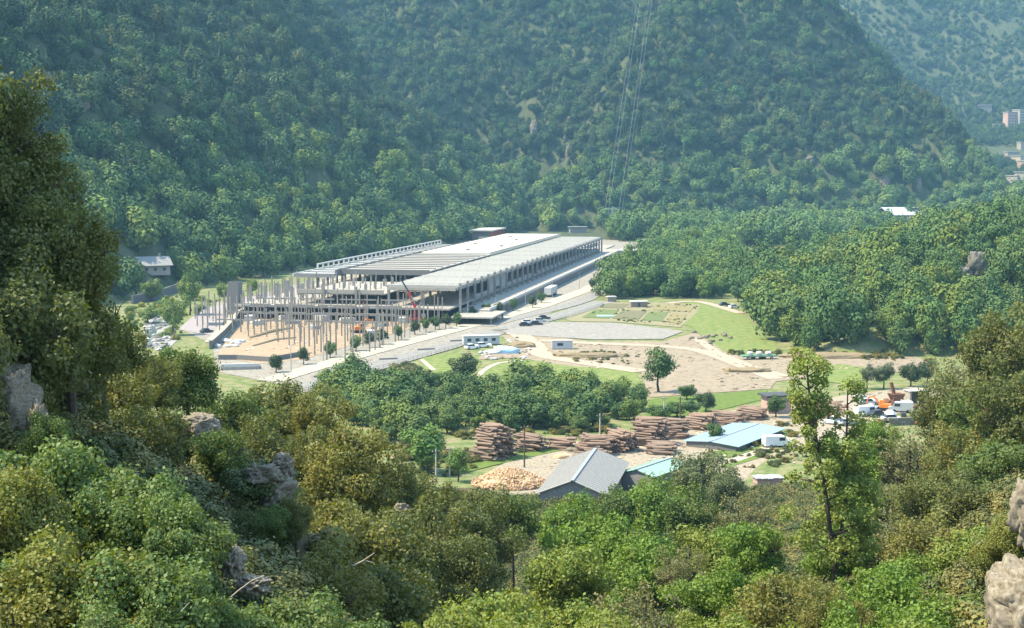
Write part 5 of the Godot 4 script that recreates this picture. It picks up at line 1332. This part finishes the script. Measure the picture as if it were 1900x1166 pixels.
# loose stones and weeds strewn over an outline
func strew(called: String, label: String, category: String, outline: Array, count: int, mesh: Mesh, m: Material, small: float, big: float, sd: int, tones: Array, flat := 0.6) -> void:
	rng.seed = sd
	var box := Rect2(outline[0], Vector2.ZERO)
	for q in outline: box = box.expand(q)
	var xf := []
	var tries := 0
	while xf.size() < count and tries < count * 12:
		tries += 1
		var p := Vector2(rng.randf_range(box.position.x, box.end.x), rng.randf_range(box.position.y, box.end.y))
		if fine.get_noise_2d(p.x * 1.3, p.y * 1.3) < -0.05 or not inside(p, outline): continue
		var r := lerpf(small, big, pow(rng.randf(), 2.5))
		xf.append(Transform3D(Basis.from_euler(Vector3(0, rng.randf() * TAU, 0)).scaled_local(Vector3(r * rng.randf_range(0.8, 1.5), r * flat, r)), Vector3(p.x, land(p.x, p.y) + r * flat * 0.4, p.y)))
	var mm := MultiMesh.new()
	mm.transform_format = MultiMesh.TRANSFORM_3D
	mm.use_colors = true
	mm.mesh = mesh
	mm.instance_count = xf.size()
	for k in xf.size():
		mm.set_instance_transform(k, xf[k])
		var t: Array = tones[rng.randi() % tones.size()]
		var f := rng.randf_range(0.8, 1.2)
		mm.set_instance_color(k, Color(t[0] * f, t[1] * f, t[2] * f))
	var o := MultiMeshInstance3D.new()
	o.multimesh = mm
	o.material_override = m
	o.name = numbered(called)
	add_child(o)
	tag(o, label, category, "", "stuff")

func clutter() -> void:
	var stone := rock_mesh(901, Vector3.ONE, 0.4)
	var weed: Mesh = CROWN.far1
	var soil := [[1.0, 0.8, 0.56], [0.65, 0.5, 0.36], [1.2, 1.0, 0.75], [0.5, 0.42, 0.3]]
	strew("rubble", "loose stones and clods strewn over the dug earth", "rubble", [Vector2(8.11, -435.12), Vector2(38.94, -435.12), Vector2(58.61, -449.23), Vector2(67.02, -365.98), Vector2(60.79, -345.77), Vector2(32.5, -334.02), Vector2(33.35, -371.9), Vector2(13.14, -390.85)], 420, stone, M.tinted, 0.1, 0.55, 902, soil, 0.5)
	strew("rubble", "loose stones and clods strewn over the brown field", "rubble", [Vector2(67.18, -399.9), Vector2(113.26, -404.59), Vector2(108.15, -375.95), Vector2(75.23, -365.98), Vector2(65.99, -360.24)], 260, stone, M.tinted, 0.1, 0.5, 903, soil, 0.4)
	strew("rubble", "building rubble strewn over the sandy dig", "rubble", [Vector2(-81.84, -421.86), Vector2(-90.28, -516.05), Vector2(-64.77, -580.65), Vector2(-28.81, -516.05), Vector2(-45.51, -452.16), Vector2(-58.89, -404.59)], 420, stone, M.tinted, 0.1, 0.6, 904, [[1.6, 1.2, 0.85], [1.0, 0.75, 0.5], [1.9, 1.8, 1.7], [0.6, 0.5, 0.42]], 0.5)
	strew("debris", "wood chips and scraps strewn over the lumber yard", "debris", [Vector2(-4.61, -244.9), Vector2(0.98, -261.35), Vector2(11.34, -274.49), Vector2(27.1, -288.99), Vector2(43.93, -308.51), Vector2(75.89, -332.4), Vector2(104.24, -352.86), Vector2(96.67, -326.87), Vector2(71.2, -292.07), Vector2(50.91, -255.47), Vector2(27.89, -247.12), Vector2(15.01, -266.45), Vector2(4.65, -247.12)], 900, stone, M.tinted, 0.08, 0.45, 905, [[1.3, 0.9, 0.6], [0.7, 0.55, 0.4], [1.8, 1.6, 1.3], [0.4, 0.36, 0.3]], 0.4)
	strew("building_debris", "pallets and rubble strewn at the track junction", "debris", [Vector2(-11.36, -435.12), Vector2(1.69, -452.16), Vector2(6.3, -421.86), Vector2(3.73, -399.9), Vector2(-7.46, -399.9)], 120, stone, M.tinted, 0.2, 0.8, 906, [[1.9, 1.85, 1.7], [0.9, 0.7, 0.5], [0.5, 0.45, 0.4], [1.2, 1.3, 1.4]], 0.6)
	var green := [[1, 1, 1], [0.7, 0.8, 0.8], [1.4, 1.2, 0.8], [1.5, 1.1, 0.7]]
	strew("weeds", "weeds and low bushes on the bank below the parking road", "weeds", [Vector2(-48.29, -330.8), Vector2(-41.11, -354.67), Vector2(-30.14, -384.33), Vector2(-23.62, -395.33), Vector2(-20.52, -365.98), Vector2(-10.72, -358.36), Vector2(-9.01, -344.04), Vector2(-24.33, -342.33), Vector2(-36.34, -334.83)], 190, weed, M.under_far, 0.5, 1.9, 907, green, 0.8)
	strew("weeds", "weeds scattered over the dug earth", "weeds", [Vector2(12.4, -415.53), Vector2(26.59, -419.3), Vector2(36.67, -409.38), Vector2(33.2, -386.48), Vector2(16.24, -395.33)], 90, weed, M.under_far, 0.25, 0.9, 908, green, 0.7)
	strew("weeds", "weeds along the rim of the meadow and the hillock foot", "weeds", [Vector2(61.24, -415.53), Vector2(80.26, -421.86), Vector2(117.64, -409.38), Vector2(116.6, -395.33), Vector2(91.06, -399.9), Vector2(75.51, -404.59), Vector2(67.18, -399.9)], 160, weed, M.under_far, 0.3, 1.4, 909, green, 0.8)
	strew("weeds", "weeds between the lumber yard and the tree belt", "weeds", [Vector2(-25.51, -271.76), Vector2(-15.87, -281.84), Vector2(-5.47, -291.45), Vector2(5.4, -287.77), Vector2(26.57, -295.22), Vector2(27.1, -288.99), Vector2(10.45, -278.4), Vector2(-4.8, -255.47), Vector2(-10.96, -242.72), Vector2(-17.66, -247.12)], 260, weed, M.under_far, 0.3, 1.5, 910, green, 0.7)
	strew("weeds", "weeds and bushes around the pale blue roof", "weeds", [Vector2(33.39, -261.35), Vector2(50.95, -288.99), Vector2(58.81, -301.72), Vector2(52.05, -261.35), Vector2(41.11, -242.72), Vector2(31.42, -238.46)], 120, weed, M.under_far, 0.3, 1.2, 911, green, 0.7)
	strew("weeds", "tufts of garden plants in the allotments", "weeds", [Vector2(23.84, -512.24), Vector2(31.64, -548.62), Vector2(37.32, -573.48), Vector2(73.44, -564.18), Vector2(64.82, -527.8), Vector2(57, -490.53), Vector2(35.58, -502.97)], 240, weed, M.mid_far, 0.2, 0.8, 912, green, 0.7)
	strew("weeds", "bushes around the river bed and the stone house", "weeds", [Vector2(-115.21, -435.12), Vector2(-143.59, -535.94), Vector2(-149.93, -611.21), Vector2(-118.34, -600.68), Vector2(-115.2, -552.98), Vector2(-113.02, -497.56), Vector2(-100.61, -435.12)], 120, weed, M.lime_far, 0.6, 2.2, 913, green, 0.8)
	strew("boulders", "pale river boulders in the stream bed", "boulders", [Vector2(-109.93, -428.39), Vector2(-125.99, -497.56), Vector2(-134.18, -546.46), Vector2(-137.75, -580.65), Vector2(-129.6, -552.98), Vector2(-118.21, -497.56), Vector2(-103.49, -449.23), Vector2(-99.23, -415.53)], 260, stone, M.tinted, 0.3, 1.3, 914, [[1.25, 1.2, 1.1], [0.9, 0.87, 0.8], [0.6, 0.58, 0.54]], 0.6)

func wire(label: String, a: Vector3, b: Vector3, sag: float, r: float, called := "overhead_wire", group := "") -> void:
	var pts := []
	var rad := []
	for k in 15:
		var f := k / 14.0
		pts.append(a.lerp(b, f) - Vector3(0, sag * 4.0 * f * (1.0 - f), 0))
		rad.append(r)
	tag(part(called, Bag.new().tube(pts, rad, 5).mesh(), M.cable, self), label, "cable", group)

# ------------------------------------------------------------------ promenade furniture
func street_furniture() -> void:
	var path := [Vector3(-57.59, 0, -375.95), Vector3(-51.81, 0, -396.46), Vector3(-45.6, 0, -414.28), Vector3(-39.63, 0, -433.76), Vector3(-32.13, 0, -453.64), Vector3(-23.99, 0, -477.05), Vector3(-15.3, 0, -501.16), Vector3(-5.89, 0, -527.8), Vector3(5.2, 0, -559.65), Vector3(16.68, 0, -598.1), Vector3(29.96, 0, -645.14), Vector3(44.41, 0, -703.66)]
	for k in path.size():
		var o := thing("street_lamp", "slim street lamp on the promenade", "lamp post", path[k], 0.9, "street lamps along the promenade")
		part("post", Bag.new().tube([Vector3.ZERO, Vector3(0, 7.0, 0)], [0.13, 0.08], 6).mesh(), M.steel, o)
		part("arm", Bag.new().bar(Vector3(0, 6.95, 0), Vector3(1.3, 7.15, 0), 0.1).mesh(), M.steel, o)
		part("lamp_head", boxm(Vector3(0.9, 7.08, -0.15), Vector3(1.6, 7.22, 0.15)), M.dark_metal, o)
	var rail := [Vector3(-49.46, 0, -338.96), Vector3(-41.85, 0, -361.18), Vector3(-30.65, 0, -390.85), Vector3(-17.42, 0, -424.45), Vector3(-5.12, 0, -458.14)]
	var rail2 := [Vector3(9.13, 0, -490.53), Vector3(21.29, 0, -519.91), Vector3(35.82, 0, -566.48)]
	var c := 0
	for r in [rail, rail2]:
		var f := thing("roadside_fence", ["low post and rail fence along the parking road", "low post and rail fence beside the allotments"][c], "fence", Vector3.ZERO)
		c += 1
		for k in r.size() - 1:
			var n := int(r[k].distance_to(r[k + 1]) / 3.0)
			for q in n: part("post", boxm(Vector3(-0.07, 0, -0.07), Vector3(0.07, 1.1, 0.07)), M.pale_wood, f, r[k].lerp(r[k + 1], float(q) / n))
			for y in [0.55, 1.05]: part("rail", Bag.new().bar(r[k] + Vector3(0, y, 0.1), r[k + 1] + Vector3(0, y, 0.1), 0.09, 0.12).mesh(), M.pale_wood, f)
	# parked rows and low hedges along the parking road read as dark bars
	var bars := [Vector3(-47.87, 0, -365.98), Vector3(-41.4, 0, -382.2), Vector3(-34.34, 0, -399.9), Vector3(-25.18, 0, -421.86), Vector3(-16.53, 0, -443.48)]
	for k in bars.size():
		var o := part("road_divider", boxm(Vector3(-2.6, 0.13, -0.35), Vector3(2.6, 0.55, 0.35)), M.concrete, self, bars[k])
		o.rotation.y = 0.35
		tag(o, "low concrete divider on the parking road", "divider", "dividers on the parking road")

# ------------------------------------------------------------------ houses, far roof, town, power line
func house(called: String, label: String, at: Vector3, turn: float, w: float, l: float, e: float, r: float, roof: String, wall: String) -> void:
	var o := thing(called, label, "house", at, turn)
	part("wall", boxm(Vector3(-l, 0, -w), Vector3(l, e, w)), M[wall], o)
	var b := Bag.new()
	for s in [-1, 1]:
		b.bar(Vector3(0, r, 0), Vector3(0, e - 0.3, s * (w + 1.2)), l * 2.0 + 2.0, 0.3)
	part("roof", b.mesh(), M[roof], o)
	part("gable", prism([Vector2(-w, e), Vector2(w, e), Vector2(0, r - 0.2)], l - 0.1, l), M[wall], o).rotation.y = PI / 2
	for k in 3: part("window", boxm(Vector3(-l * 0.7 + k * l * 0.6, e * 0.45, w), Vector3(-l * 0.7 + k * l * 0.6 + 1.2, e * 0.75, w + 0.08)), M.glass_dark, o)
	part("chimney", boxm(Vector3(l * 0.4, r - 0.8, -0.5), Vector3(l * 0.4 + 1.0, r + 1.4, 0.5)), M.concrete, o)

func houses() -> void:
	house("stone_house", "stone house with pale roof at the foot of the far slope", Vector3(-158.44, 6.61, -640), 0.5, 5.0, 6.5, 4.5, 8.0, "roof_slate", "stone_wall")
	house("small_house", "small pale roofed house half hidden left of the stone house", Vector3(-164.28, 3.64, -600), 0.3, 4.0, 5.0, 3.0, 5.0, "roof_slate", "stone_wall")
	var w := thing("river_wall", "long dark stone embankment wall above the river bed", "wall", Vector3.ZERO)
	var p := [Vector3(-149.59, 0, -566.48), Vector3(-144.66, 0, -580.65), Vector3(-145.39, 0, -611.21), Vector3(-145.01, 0, -645.14), Vector3(-142.5, 0, -673.14)]
	for k in p.size() - 1: part("wall_section", Bag.new().bar(p[k] + Vector3(0, 1.6, -4), p[k + 1] + Vector3(0, 1.6, -4), 1.0, 3.6).mesh(), M.stone_dark, w)
	var f := thing("sports_hall", "wide white roofed hall beyond the wooded hillock", "building", Vector3(348.24, 9.27, -1290) * Vector3(1, 0, 1), 0.25)
	f.position.y = land(f.position.x, f.position.z)
	part("wall", boxm(Vector3(-22, 0, -14), Vector3(22, 9, 14)), M.concrete_light, f)
	var b := Bag.new()
	for s in [-1, 1]: b.bar(Vector3(0, 15.5, 0), Vector3(0, 9.0, s * 16.0), 47, 0.5)
	part("roof", b.mesh(), M.roof_white, f)
	part("gable", prism([Vector2(-14, 9), Vector2(14, 9), Vector2(0, 14.8)], 21.8, 22), M.concrete_light, f).rotation.y = PI / 2
	var rh := thing("ridge_hut", "small pale building by the trees under the power line", "building", Vector3(55.92, 0, -1238.34), 0.1)
	part("wall", boxm(Vector3(-7, 0, -4), Vector3(7, 4.6, 4)), M.stone_wall, rh)
	part("roof", boxm(Vector3(-8, 4.6, -5), Vector3(8, 5.2, 5)), M.roof_slate, rh)
	# town blocks far up the side valley
	var blocks := [[1868, 240, 14, 20, "brick_pink"], [1884, 238, 12, 22, "cream"], [1898, 236, 14, 20, "concrete_light"], [1846, 243, 20, 6, "cream"], [1872, 300, 26, 10, "concrete_light"], [1890, 312, 22, 12, "cream"], [1880, 345, 18, 9, "concrete_light"], [1868, 332, 14, 8, "concrete_light"], [1897, 350, 16, 16, "cream"], [1820, 212, 16, 8, "concrete"], [1893, 278, 10, 8, "concrete_light"], [1905, 325, 20, 14, "brick_pink"]]
	for k in blocks.size():
		var q: Array = blocks[k]
		var dir := Vector3((q[0] - 950.0) / 2700.0, (318.0 - q[1]) / 2700.0, -1.0)
		var d := 1560.0
		while d < 2600.0 and 52.0 + dir.y * d > land(dir.x * d, -d): d += 4.0
		var at := Vector3(dir.x * d, land(dir.x * d, -d), -d)
		var o := thing("town_block", ["pink apartment block above the side valley", "tall cream apartment block next to the pink block", "pale apartment block right of the cream block", "low cream house left of the pink block", "wide pale house on the middle terrace of the town", "cream house on the lower terrace of the town", "small pale house at the lower end of the town", "small pale house behind the far spur", "tall cream block at the bottom right of the town", "grey house on the rim of the far spur", "small pale house below the apartment blocks", "pink block at the right edge of the town"][k], "building", at, 0.2 + k * 0.3, "town buildings in the side valley")
		o.scale = Vector3(1.15, 1.1, 1.15)
		part("wall", boxm(Vector3(-q[2] * 0.5, -14, -6), Vector3(q[2] * 0.5, q[3], 6)), M[q[4]], o)
		part("roof", boxm(Vector3(-q[2] * 0.5 - 0.6, q[3], -6.6), Vector3(q[2] * 0.5 + 0.6, q[3] + 1.0, 6.6)), M.roof_pale, o)
		for r in int(q[3] / 3.5):
			for z in 3: part("window", boxm(Vector3(-q[2] * 0.36 + z * q[2] * 0.27, r * 3.5 + 1.0, 6.0), Vector3(-q[2] * 0.36 + z * q[2] * 0.27 + 1.6, r * 3.5 + 2.5, 6.1)), M.glass_dark, o)

func pylon(label: String, at: Vector3, h: float) -> void:
	var o := thing("power_pylon", label, "pylon", at, 0.35, "power pylons")
	var b := Bag.new()
	for k in 4:
		var s := Vector3(1 if k & 1 else -1, 0, 1 if k & 2 else -1)
		b.bar(s * 3.0, s * 0.7 + Vector3(0, h, 0), 0.35)
	for k in 6:
		var y0 := h * k / 6.0
		var y1 := h * (k + 1) / 6.0
		var r0 := lerpf(3.0, 0.7, k / 6.0)
		var r1 := lerpf(3.0, 0.7, (k + 1) / 6.0)
		for z in [-1, 1]:
			b.bar(Vector3(-r0, y0, r0 * z), Vector3(r1, y1, r1 * z), 0.2)
			b.bar(Vector3(r0, y0, r0 * z), Vector3(-r1, y1, r1 * z), 0.2)
			b.bar(Vector3(r0 * z, y0, -r0), Vector3(r1 * z, y1, r1), 0.2)
	part("lattice", b.mesh(), M.steel_pale, o)
	for k in 2: part("crossarm", Bag.new().bar(Vector3(-7.5, h - 1.0 - k * 5.0, 0), Vector3(7.5, h - 1.0 - k * 5.0, 0), 0.5, 0.6).mesh(), M.steel_pale, o)

func power_line() -> void:
	var low := Vector3(85.91, 3.34, -1235) * Vector3(1, 0, 1)
	var high := Vector3(160.77, 241.15, -1640) * Vector3(1, 0, 1)
	low.y = land(low.x, low.z)
	high.y = land(high.x, high.z)
	var top := 345.0
	pylon("steel lattice pylon at the foot of the far hill", low, 22.0)
	pylon("steel lattice pylon high on the far hill", high, maxf(20.0, top - high.y))
	var side := Vector3(0.94, 0, 0.34)
	for k in 4:
		var off: float = [-7.2, -4.6, 5.0, 7.4][k]
		wire(["leftmost cable of the power line climbing the hill", "second cable from the left of the power line", "third cable from the left of the power line", "rightmost cable of the power line climbing the hill"][k], low + side * off + Vector3(0, 21 - (k % 2) * 4.0, 0), Vector3(high.x, top, high.z) + side * off * 1.05 + Vector3(0, -(k % 2) * 4.0, 0), 3.0, 0.1, "power_cable", "cables of the power line")

# ------------------------------------------------------------------ materials
func materials() -> void:
	M.bark = mottled([[0.05, 0.04, 0.03], [0.11, 0.09, 0.07]], 1.5, 0.95, 3)
	M.oak_leaf = leafy(0.155, 0.17, 0.055)
	M.gold_leaf = leafy(0.21, 0.205, 0.06)
	M.dark_leaf = leafy(0.135, 0.155, 0.055)
	M.mid_leaf = leafy(0.125, 0.175, 0.05)
	M.green_leaf = leafy(0.165, 0.25, 0.045)
	M.lime_leaf = leafy(0.225, 0.27, 0.06)
	M.silver_leaf = leafy(0.15, 0.21, 0.065)
	M.yellow_leaf = leafy(0.21, 0.22, 0.055)
	M.willow_leaf = leafy(0.16, 0.19, 0.09)
	M.brown_leaf = leafy(0.21, 0.21, 0.10)
	M.poplar_leaf = leafy(0.245, 0.30, 0.075)
	M.oak_far = leafy(0.12, 0.12, 0.035)
	M.gold_far = leafy(0.17, 0.155, 0.035)
	M.dark_far = leafy(0.05, 0.08, 0.03, 0.5)
	M.mid_far = leafy(0.08, 0.14, 0.04, 0.6)
	M.green_far = leafy(0.11, 0.19, 0.035, 0.6)
	M.lime_far = leafy(0.16, 0.22, 0.055, 0.6)
	M.willow_far = leafy(0.12, 0.15, 0.08, 0.6)
	M.brown_far = leafy(0.15, 0.14, 0.06, 0.6)
	M.belt_far = leafy(0.115, 0.165, 0.055, 0.3)
	M.hill_far = leafy(0.105, 0.16, 0.05, 0.3)
	M.park_far = leafy(0.11, 0.17, 0.055, 0.3)
	M.slope_far = leafy(0.11, 0.17, 0.055, 0.3)
	M.upper_far = leafy(0.062, 0.095, 0.042, 0.3)
	M.fir_far = leafy(0.06, 0.09, 0.045, 0.25)
	M.under_far = leafy(0.11, 0.125, 0.04, 0.5)
	for q in ["belt_far", "hill_far", "park_far", "slope_far", "upper_far", "fir_far"]: M[q].metallic_specular = 0.15
	M.tinted = plain(0.30, 0.30, 0.30)
	M.tinted.vertex_color_use_as_albedo = true
	M.soil = mottled([[0.068, 0.053, 0.034], [0.105, 0.086, 0.056], [0.06, 0.064, 0.026]], 14.0, 0.95, 5)
	M.valley = mottled([[0.10, 0.14, 0.045], [0.16, 0.18, 0.07], [0.24, 0.20, 0.12]], 45.0, 0.95, 6)
	M.forest_floor = mottled([[0.04, 0.052, 0.025], [0.065, 0.08, 0.037], [0.10, 0.095, 0.06]], 90.0, 0.95, 7)
	M.pale_ground = mottled([[0.211, 0.192, 0.155], [0.285, 0.26, 0.217], [0.174, 0.155, 0.118]], 30.0, 0.95, 8)
	M.sand = mottled([[0.25, 0.18, 0.115], [0.34, 0.25, 0.165], [0.30, 0.235, 0.165]], 26.0, 0.95, 9)
	M.plaza = mottled([[0.247, 0.217, 0.21], [0.315, 0.277, 0.262]], 20.0, 0.9, 10)
	M.cream = mottled([[0.34, 0.299, 0.224], [0.422, 0.381, 0.292]], 18.0, 0.9, 11)
	M.asphalt_pale = mottled([[0.187, 0.18, 0.166], [0.259, 0.245, 0.216]], 22.0, 0.95, 12)
	M.asphalt = mottled([[0.19, 0.18, 0.16], [0.27, 0.255, 0.225], [0.22, 0.205, 0.18], [0.31, 0.28, 0.235]], 40.0, 0.95, 13, 0.015)
	M.meadow = mottled([[0.11, 0.16, 0.045], [0.15, 0.19, 0.055], [0.22, 0.21, 0.09]], 32.0, 0.95, 14)
	M.bright_meadow = mottled([[0.089, 0.137, 0.034], [0.134, 0.173, 0.043]], 20.0, 0.95, 15)
	M.garden = mottled([[0.16, 0.17, 0.08], [0.26, 0.23, 0.13], [0.20, 0.17, 0.12]], 16.0, 0.95, 16, 0.04)
	M.earth = mottled([[0.205, 0.165, 0.12], [0.29, 0.235, 0.17], [0.185, 0.165, 0.11]], 70.0, 0.95, 17, 0.03)
	M.track = mottled([[0.31, 0.25, 0.185], [0.40, 0.33, 0.25]], 12.0, 0.95, 18)
	M.yard = mottled([[0.22, 0.18, 0.13], [0.34, 0.29, 0.22], [0.18, 0.16, 0.10]], 18.0, 0.95, 19, 0.03)
	M.earth_dark = mottled([[0.17, 0.12, 0.08], [0.28, 0.21, 0.14], [0.16, 0.16, 0.07]], 8.0, 0.95, 20)
	M.river_stone = mottled([[0.21, 0.204, 0.186], [0.36, 0.348, 0.324]], 5.0, 0.9, 21, 0.05)
	M.water = plain(0.10, 0.14, 0.14, 0.15)
	M.bed_green = mottled([[0.10, 0.14, 0.05], [0.17, 0.18, 0.085]], 6.0, 0.95, 22, 0.05)
	M.bed_dark = mottled([[0.12, 0.12, 0.07], [0.19, 0.17, 0.10]], 6.0, 0.95, 23, 0.05)
	M.bed_straw = mottled([[0.19, 0.165, 0.08], [0.25, 0.215, 0.11]], 8.0, 0.95, 24, 0.05)
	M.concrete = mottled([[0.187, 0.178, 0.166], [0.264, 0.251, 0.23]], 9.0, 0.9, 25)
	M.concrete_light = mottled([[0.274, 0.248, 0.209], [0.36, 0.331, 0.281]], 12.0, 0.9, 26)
	M.column_a = mottled([[0.22, 0.20, 0.165], [0.31, 0.285, 0.24]], 7.0, 0.9, 50)
	M.column_b = mottled([[0.17, 0.155, 0.135], [0.25, 0.23, 0.20]], 7.0, 0.9, 51)
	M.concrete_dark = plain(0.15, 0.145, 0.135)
	M.concrete_blue = plain(0.29, 0.30, 0.30)
	M.white_paint = plain(0.49, 0.475, 0.446, 0.7)
	M.roof_a = mottled([[0.42, 0.405, 0.355], [0.50, 0.48, 0.425], [0.36, 0.345, 0.30]], 14.0, 0.9, 27)
	M.roof_b = mottled([[0.38, 0.365, 0.32], [0.46, 0.44, 0.39], [0.34, 0.325, 0.285]], 14.0, 0.9, 28)
	M.roof_grey = mottled([[0.33, 0.305, 0.265], [0.43, 0.40, 0.345], [0.38, 0.36, 0.31]], 15.0, 0.9, 29)
	M.roof_grey_b = mottled([[0.35, 0.325, 0.28], [0.44, 0.41, 0.355]], 15.0, 0.9, 30)
	M.roof_blue = mottled([[0.288, 0.302, 0.288], [0.36, 0.373, 0.356]], 12.0, 0.9, 47)
	M.roof_blue_b = mottled([[0.315, 0.324, 0.31], [0.378, 0.387, 0.369]], 12.0, 0.9, 48)
	M.cream_roof = mottled([[0.52, 0.48, 0.38], [0.60, 0.56, 0.455], [0.48, 0.44, 0.35]], 25.0, 0.9, 31)
	M.roof_pale = plain(0.294, 0.287, 0.28)
	M.roof_slate = mottled([[0.20, 0.20, 0.19], [0.30, 0.29, 0.27]], 6.0, 0.9, 49)
	M.roof_white = plain(0.413, 0.435, 0.45, 0.6)
	M.roof_shed = mottled([[0.239, 0.234, 0.218], [0.303, 0.297, 0.274]], 6.0, 0.6, 32)
	M.roof_mint = mottled([[0.24, 0.37, 0.31], [0.29, 0.42, 0.36]], 5.0, 0.7, 33)
	M.roof_sky = mottled([[0.24, 0.34, 0.41], [0.29, 0.39, 0.46]], 6.0, 0.7, 34)
	M.steel = plain(0.35, 0.35, 0.35, 0.5, 0.3)
	M.steel_pale = plain(0.28, 0.30, 0.31, 0.6, 0.1)
	M.dark_metal = plain(0.07, 0.07, 0.07, 0.6)
	M.cable = plain(0.2, 0.215, 0.22, 0.6)
	M.tyre = plain(0.03, 0.03, 0.03, 0.8)
	M.glass_dark = plain(0.04, 0.05, 0.06, 0.15)
	M.red_paint = plain(0.45, 0.06, 0.05, 0.5)
	M.orange_paint = plain(0.62, 0.20, 0.04, 0.5)
	M.green_paint = plain(0.14, 0.26, 0.18, 0.6)
	M.car_white = plain(0.75, 0.75, 0.74, 0.3)
	M.dark_paint = plain(0.05, 0.055, 0.06, 0.3)
	M.silver_paint = plain(0.40, 0.42, 0.42, 0.4)
	M.blue_tarp = plain(0.32, 0.50, 0.66, 0.6)
	M.teal = plain(0.30, 0.52, 0.46, 0.6)
	M.rust = mottled([[0.12, 0.06, 0.04], [0.24, 0.12, 0.07]], 3.0, 0.9, 35)
	M.old_wood = mottled([[0.20, 0.16, 0.13], [0.30, 0.25, 0.21]], 3.0, 0.9, 36)
	M.pale_wood = plain(0.40, 0.38, 0.33)
	M.dark_wood = plain(0.10, 0.08, 0.06)
	M.dead_wood = mottled([[0.30, 0.26, 0.20], [0.46, 0.41, 0.33]], 0.6, 0.9, 37)
	M.brick_pink = mottled([[0.36, 0.24, 0.20], [0.46, 0.33, 0.28]], 4.0, 0.9, 38)
	M.stone_wall = mottled([[0.22, 0.20, 0.18], [0.34, 0.31, 0.28]], 5.0, 0.95, 39)
	M.stone_dark = mottled([[0.09, 0.09, 0.09], [0.16, 0.16, 0.15]], 8.0, 0.95, 40)
	M.pale_rock = mottled([[0.07, 0.06, 0.045], [0.17, 0.145, 0.105], [0.23, 0.20, 0.15], [0.30, 0.265, 0.205]], 1.1, 0.95, 42, 0.03, 7)
	M.hill_rock = mottled([[0.11, 0.095, 0.075], [0.20, 0.175, 0.14]], 9.0, 0.95, 52)
	M.cliff_rock = mottled([[0.09, 0.09, 0.075], [0.19, 0.18, 0.155]], 9.0, 0.95, 44)
	M.log_a = mottled([[0.15, 0.105, 0.08], [0.25, 0.175, 0.13], [0.34, 0.25, 0.19]], 1.7, 0.95, 45)
	M.log_b = mottled([[0.13, 0.095, 0.075], [0.22, 0.16, 0.125], [0.30, 0.23, 0.18]], 1.7, 0.95, 46)
	M.split_wood = plain(0.46, 0.32, 0.20)
	M.split_wood.vertex_color_use_as_albedo = true

# ------------------------------------------------------------------ the scene
func _ready() -> void:
	var cam := Camera3D.new()
	cam.name = "camera"
	cam.position = Vector3(0, 52, 0)
	cam.rotation.x = -atan(265.0 / 2700.0)
	cam.fov = rad_to_deg(2.0 * atan(583.0 / 2700.0))
	cam.near = 0.1
	cam.far = 8000.0
	add_child(cam)
	cam.current = true
	var env := Environment.new()
	env.background_mode = Environment.BG_SKY
	var sky := Sky.new()
	var sm := ProceduralSkyMaterial.new()
	sm.sky_top_color = Color(0.46, 0.58, 0.72)
	sm.sky_horizon_color = Color(0.78, 0.83, 0.83)
	sm.sky_curve = 0.15
	sm.ground_bottom_color = Color(0.25, 0.28, 0.22)
	sm.ground_horizon_color = Color(0.55, 0.62, 0.66)
	sm.sky_energy_multiplier = 1.25
	sky.sky_material = sm
	env.sky = sky
	env.tonemap_mode = Environment.TONE_MAPPER_LINEAR
	env.tonemap_exposure = 2.45
	env.fog_enabled = true
	env.fog_density = 0.0001
	env.fog_light_color = Color(0.58, 0.80, 0.92)
	env.sdfgi_enabled = true
	env.ssao_enabled = true
	env.ssil_enabled = true
	var we := WorldEnvironment.new()
	we.name = "surroundings"
	we.environment = env
	add_child(we)
	var sun := DirectionalLight3D.new()
	sun.name = "sun"
	sun.light_energy = 1.45
	sun.light_color = Color(1.0, 0.945, 0.83)
	sun.light_angular_distance = 0.5
	sun.shadow_enabled = true
	sun.directional_shadow_max_distance = 3000.0
	add_child(sun)
	sun.look_at_from_position(Vector3(-0.58, 0.80, 0.03) * 100.0, Vector3.ZERO)

	bumps.seed = 4
	bumps.frequency = 0.0065
	bumps.fractal_octaves = 4
	fine.seed = 9
	fine.frequency = 0.05
	var t0 := Time.get_ticks_msec()
	materials()
	make_foliage()
	print("foliage ", Time.get_ticks_msec() - t0)
	ground()
	print("ground ", Time.get_ticks_msec() - t0)
	hall()
	construction_site()
	annexes()
	houses()
	lumber_yard()
	machines()
	street_furniture()
	power_line()
	clutter()
	print("built ", Time.get_ticks_msec() - t0)
	woods()
	placed_trees()
	foreground_trees()
	slender_tree()
	undergrowth()
	rocks()
	print("done ", Time.get_ticks_msec() - t0)
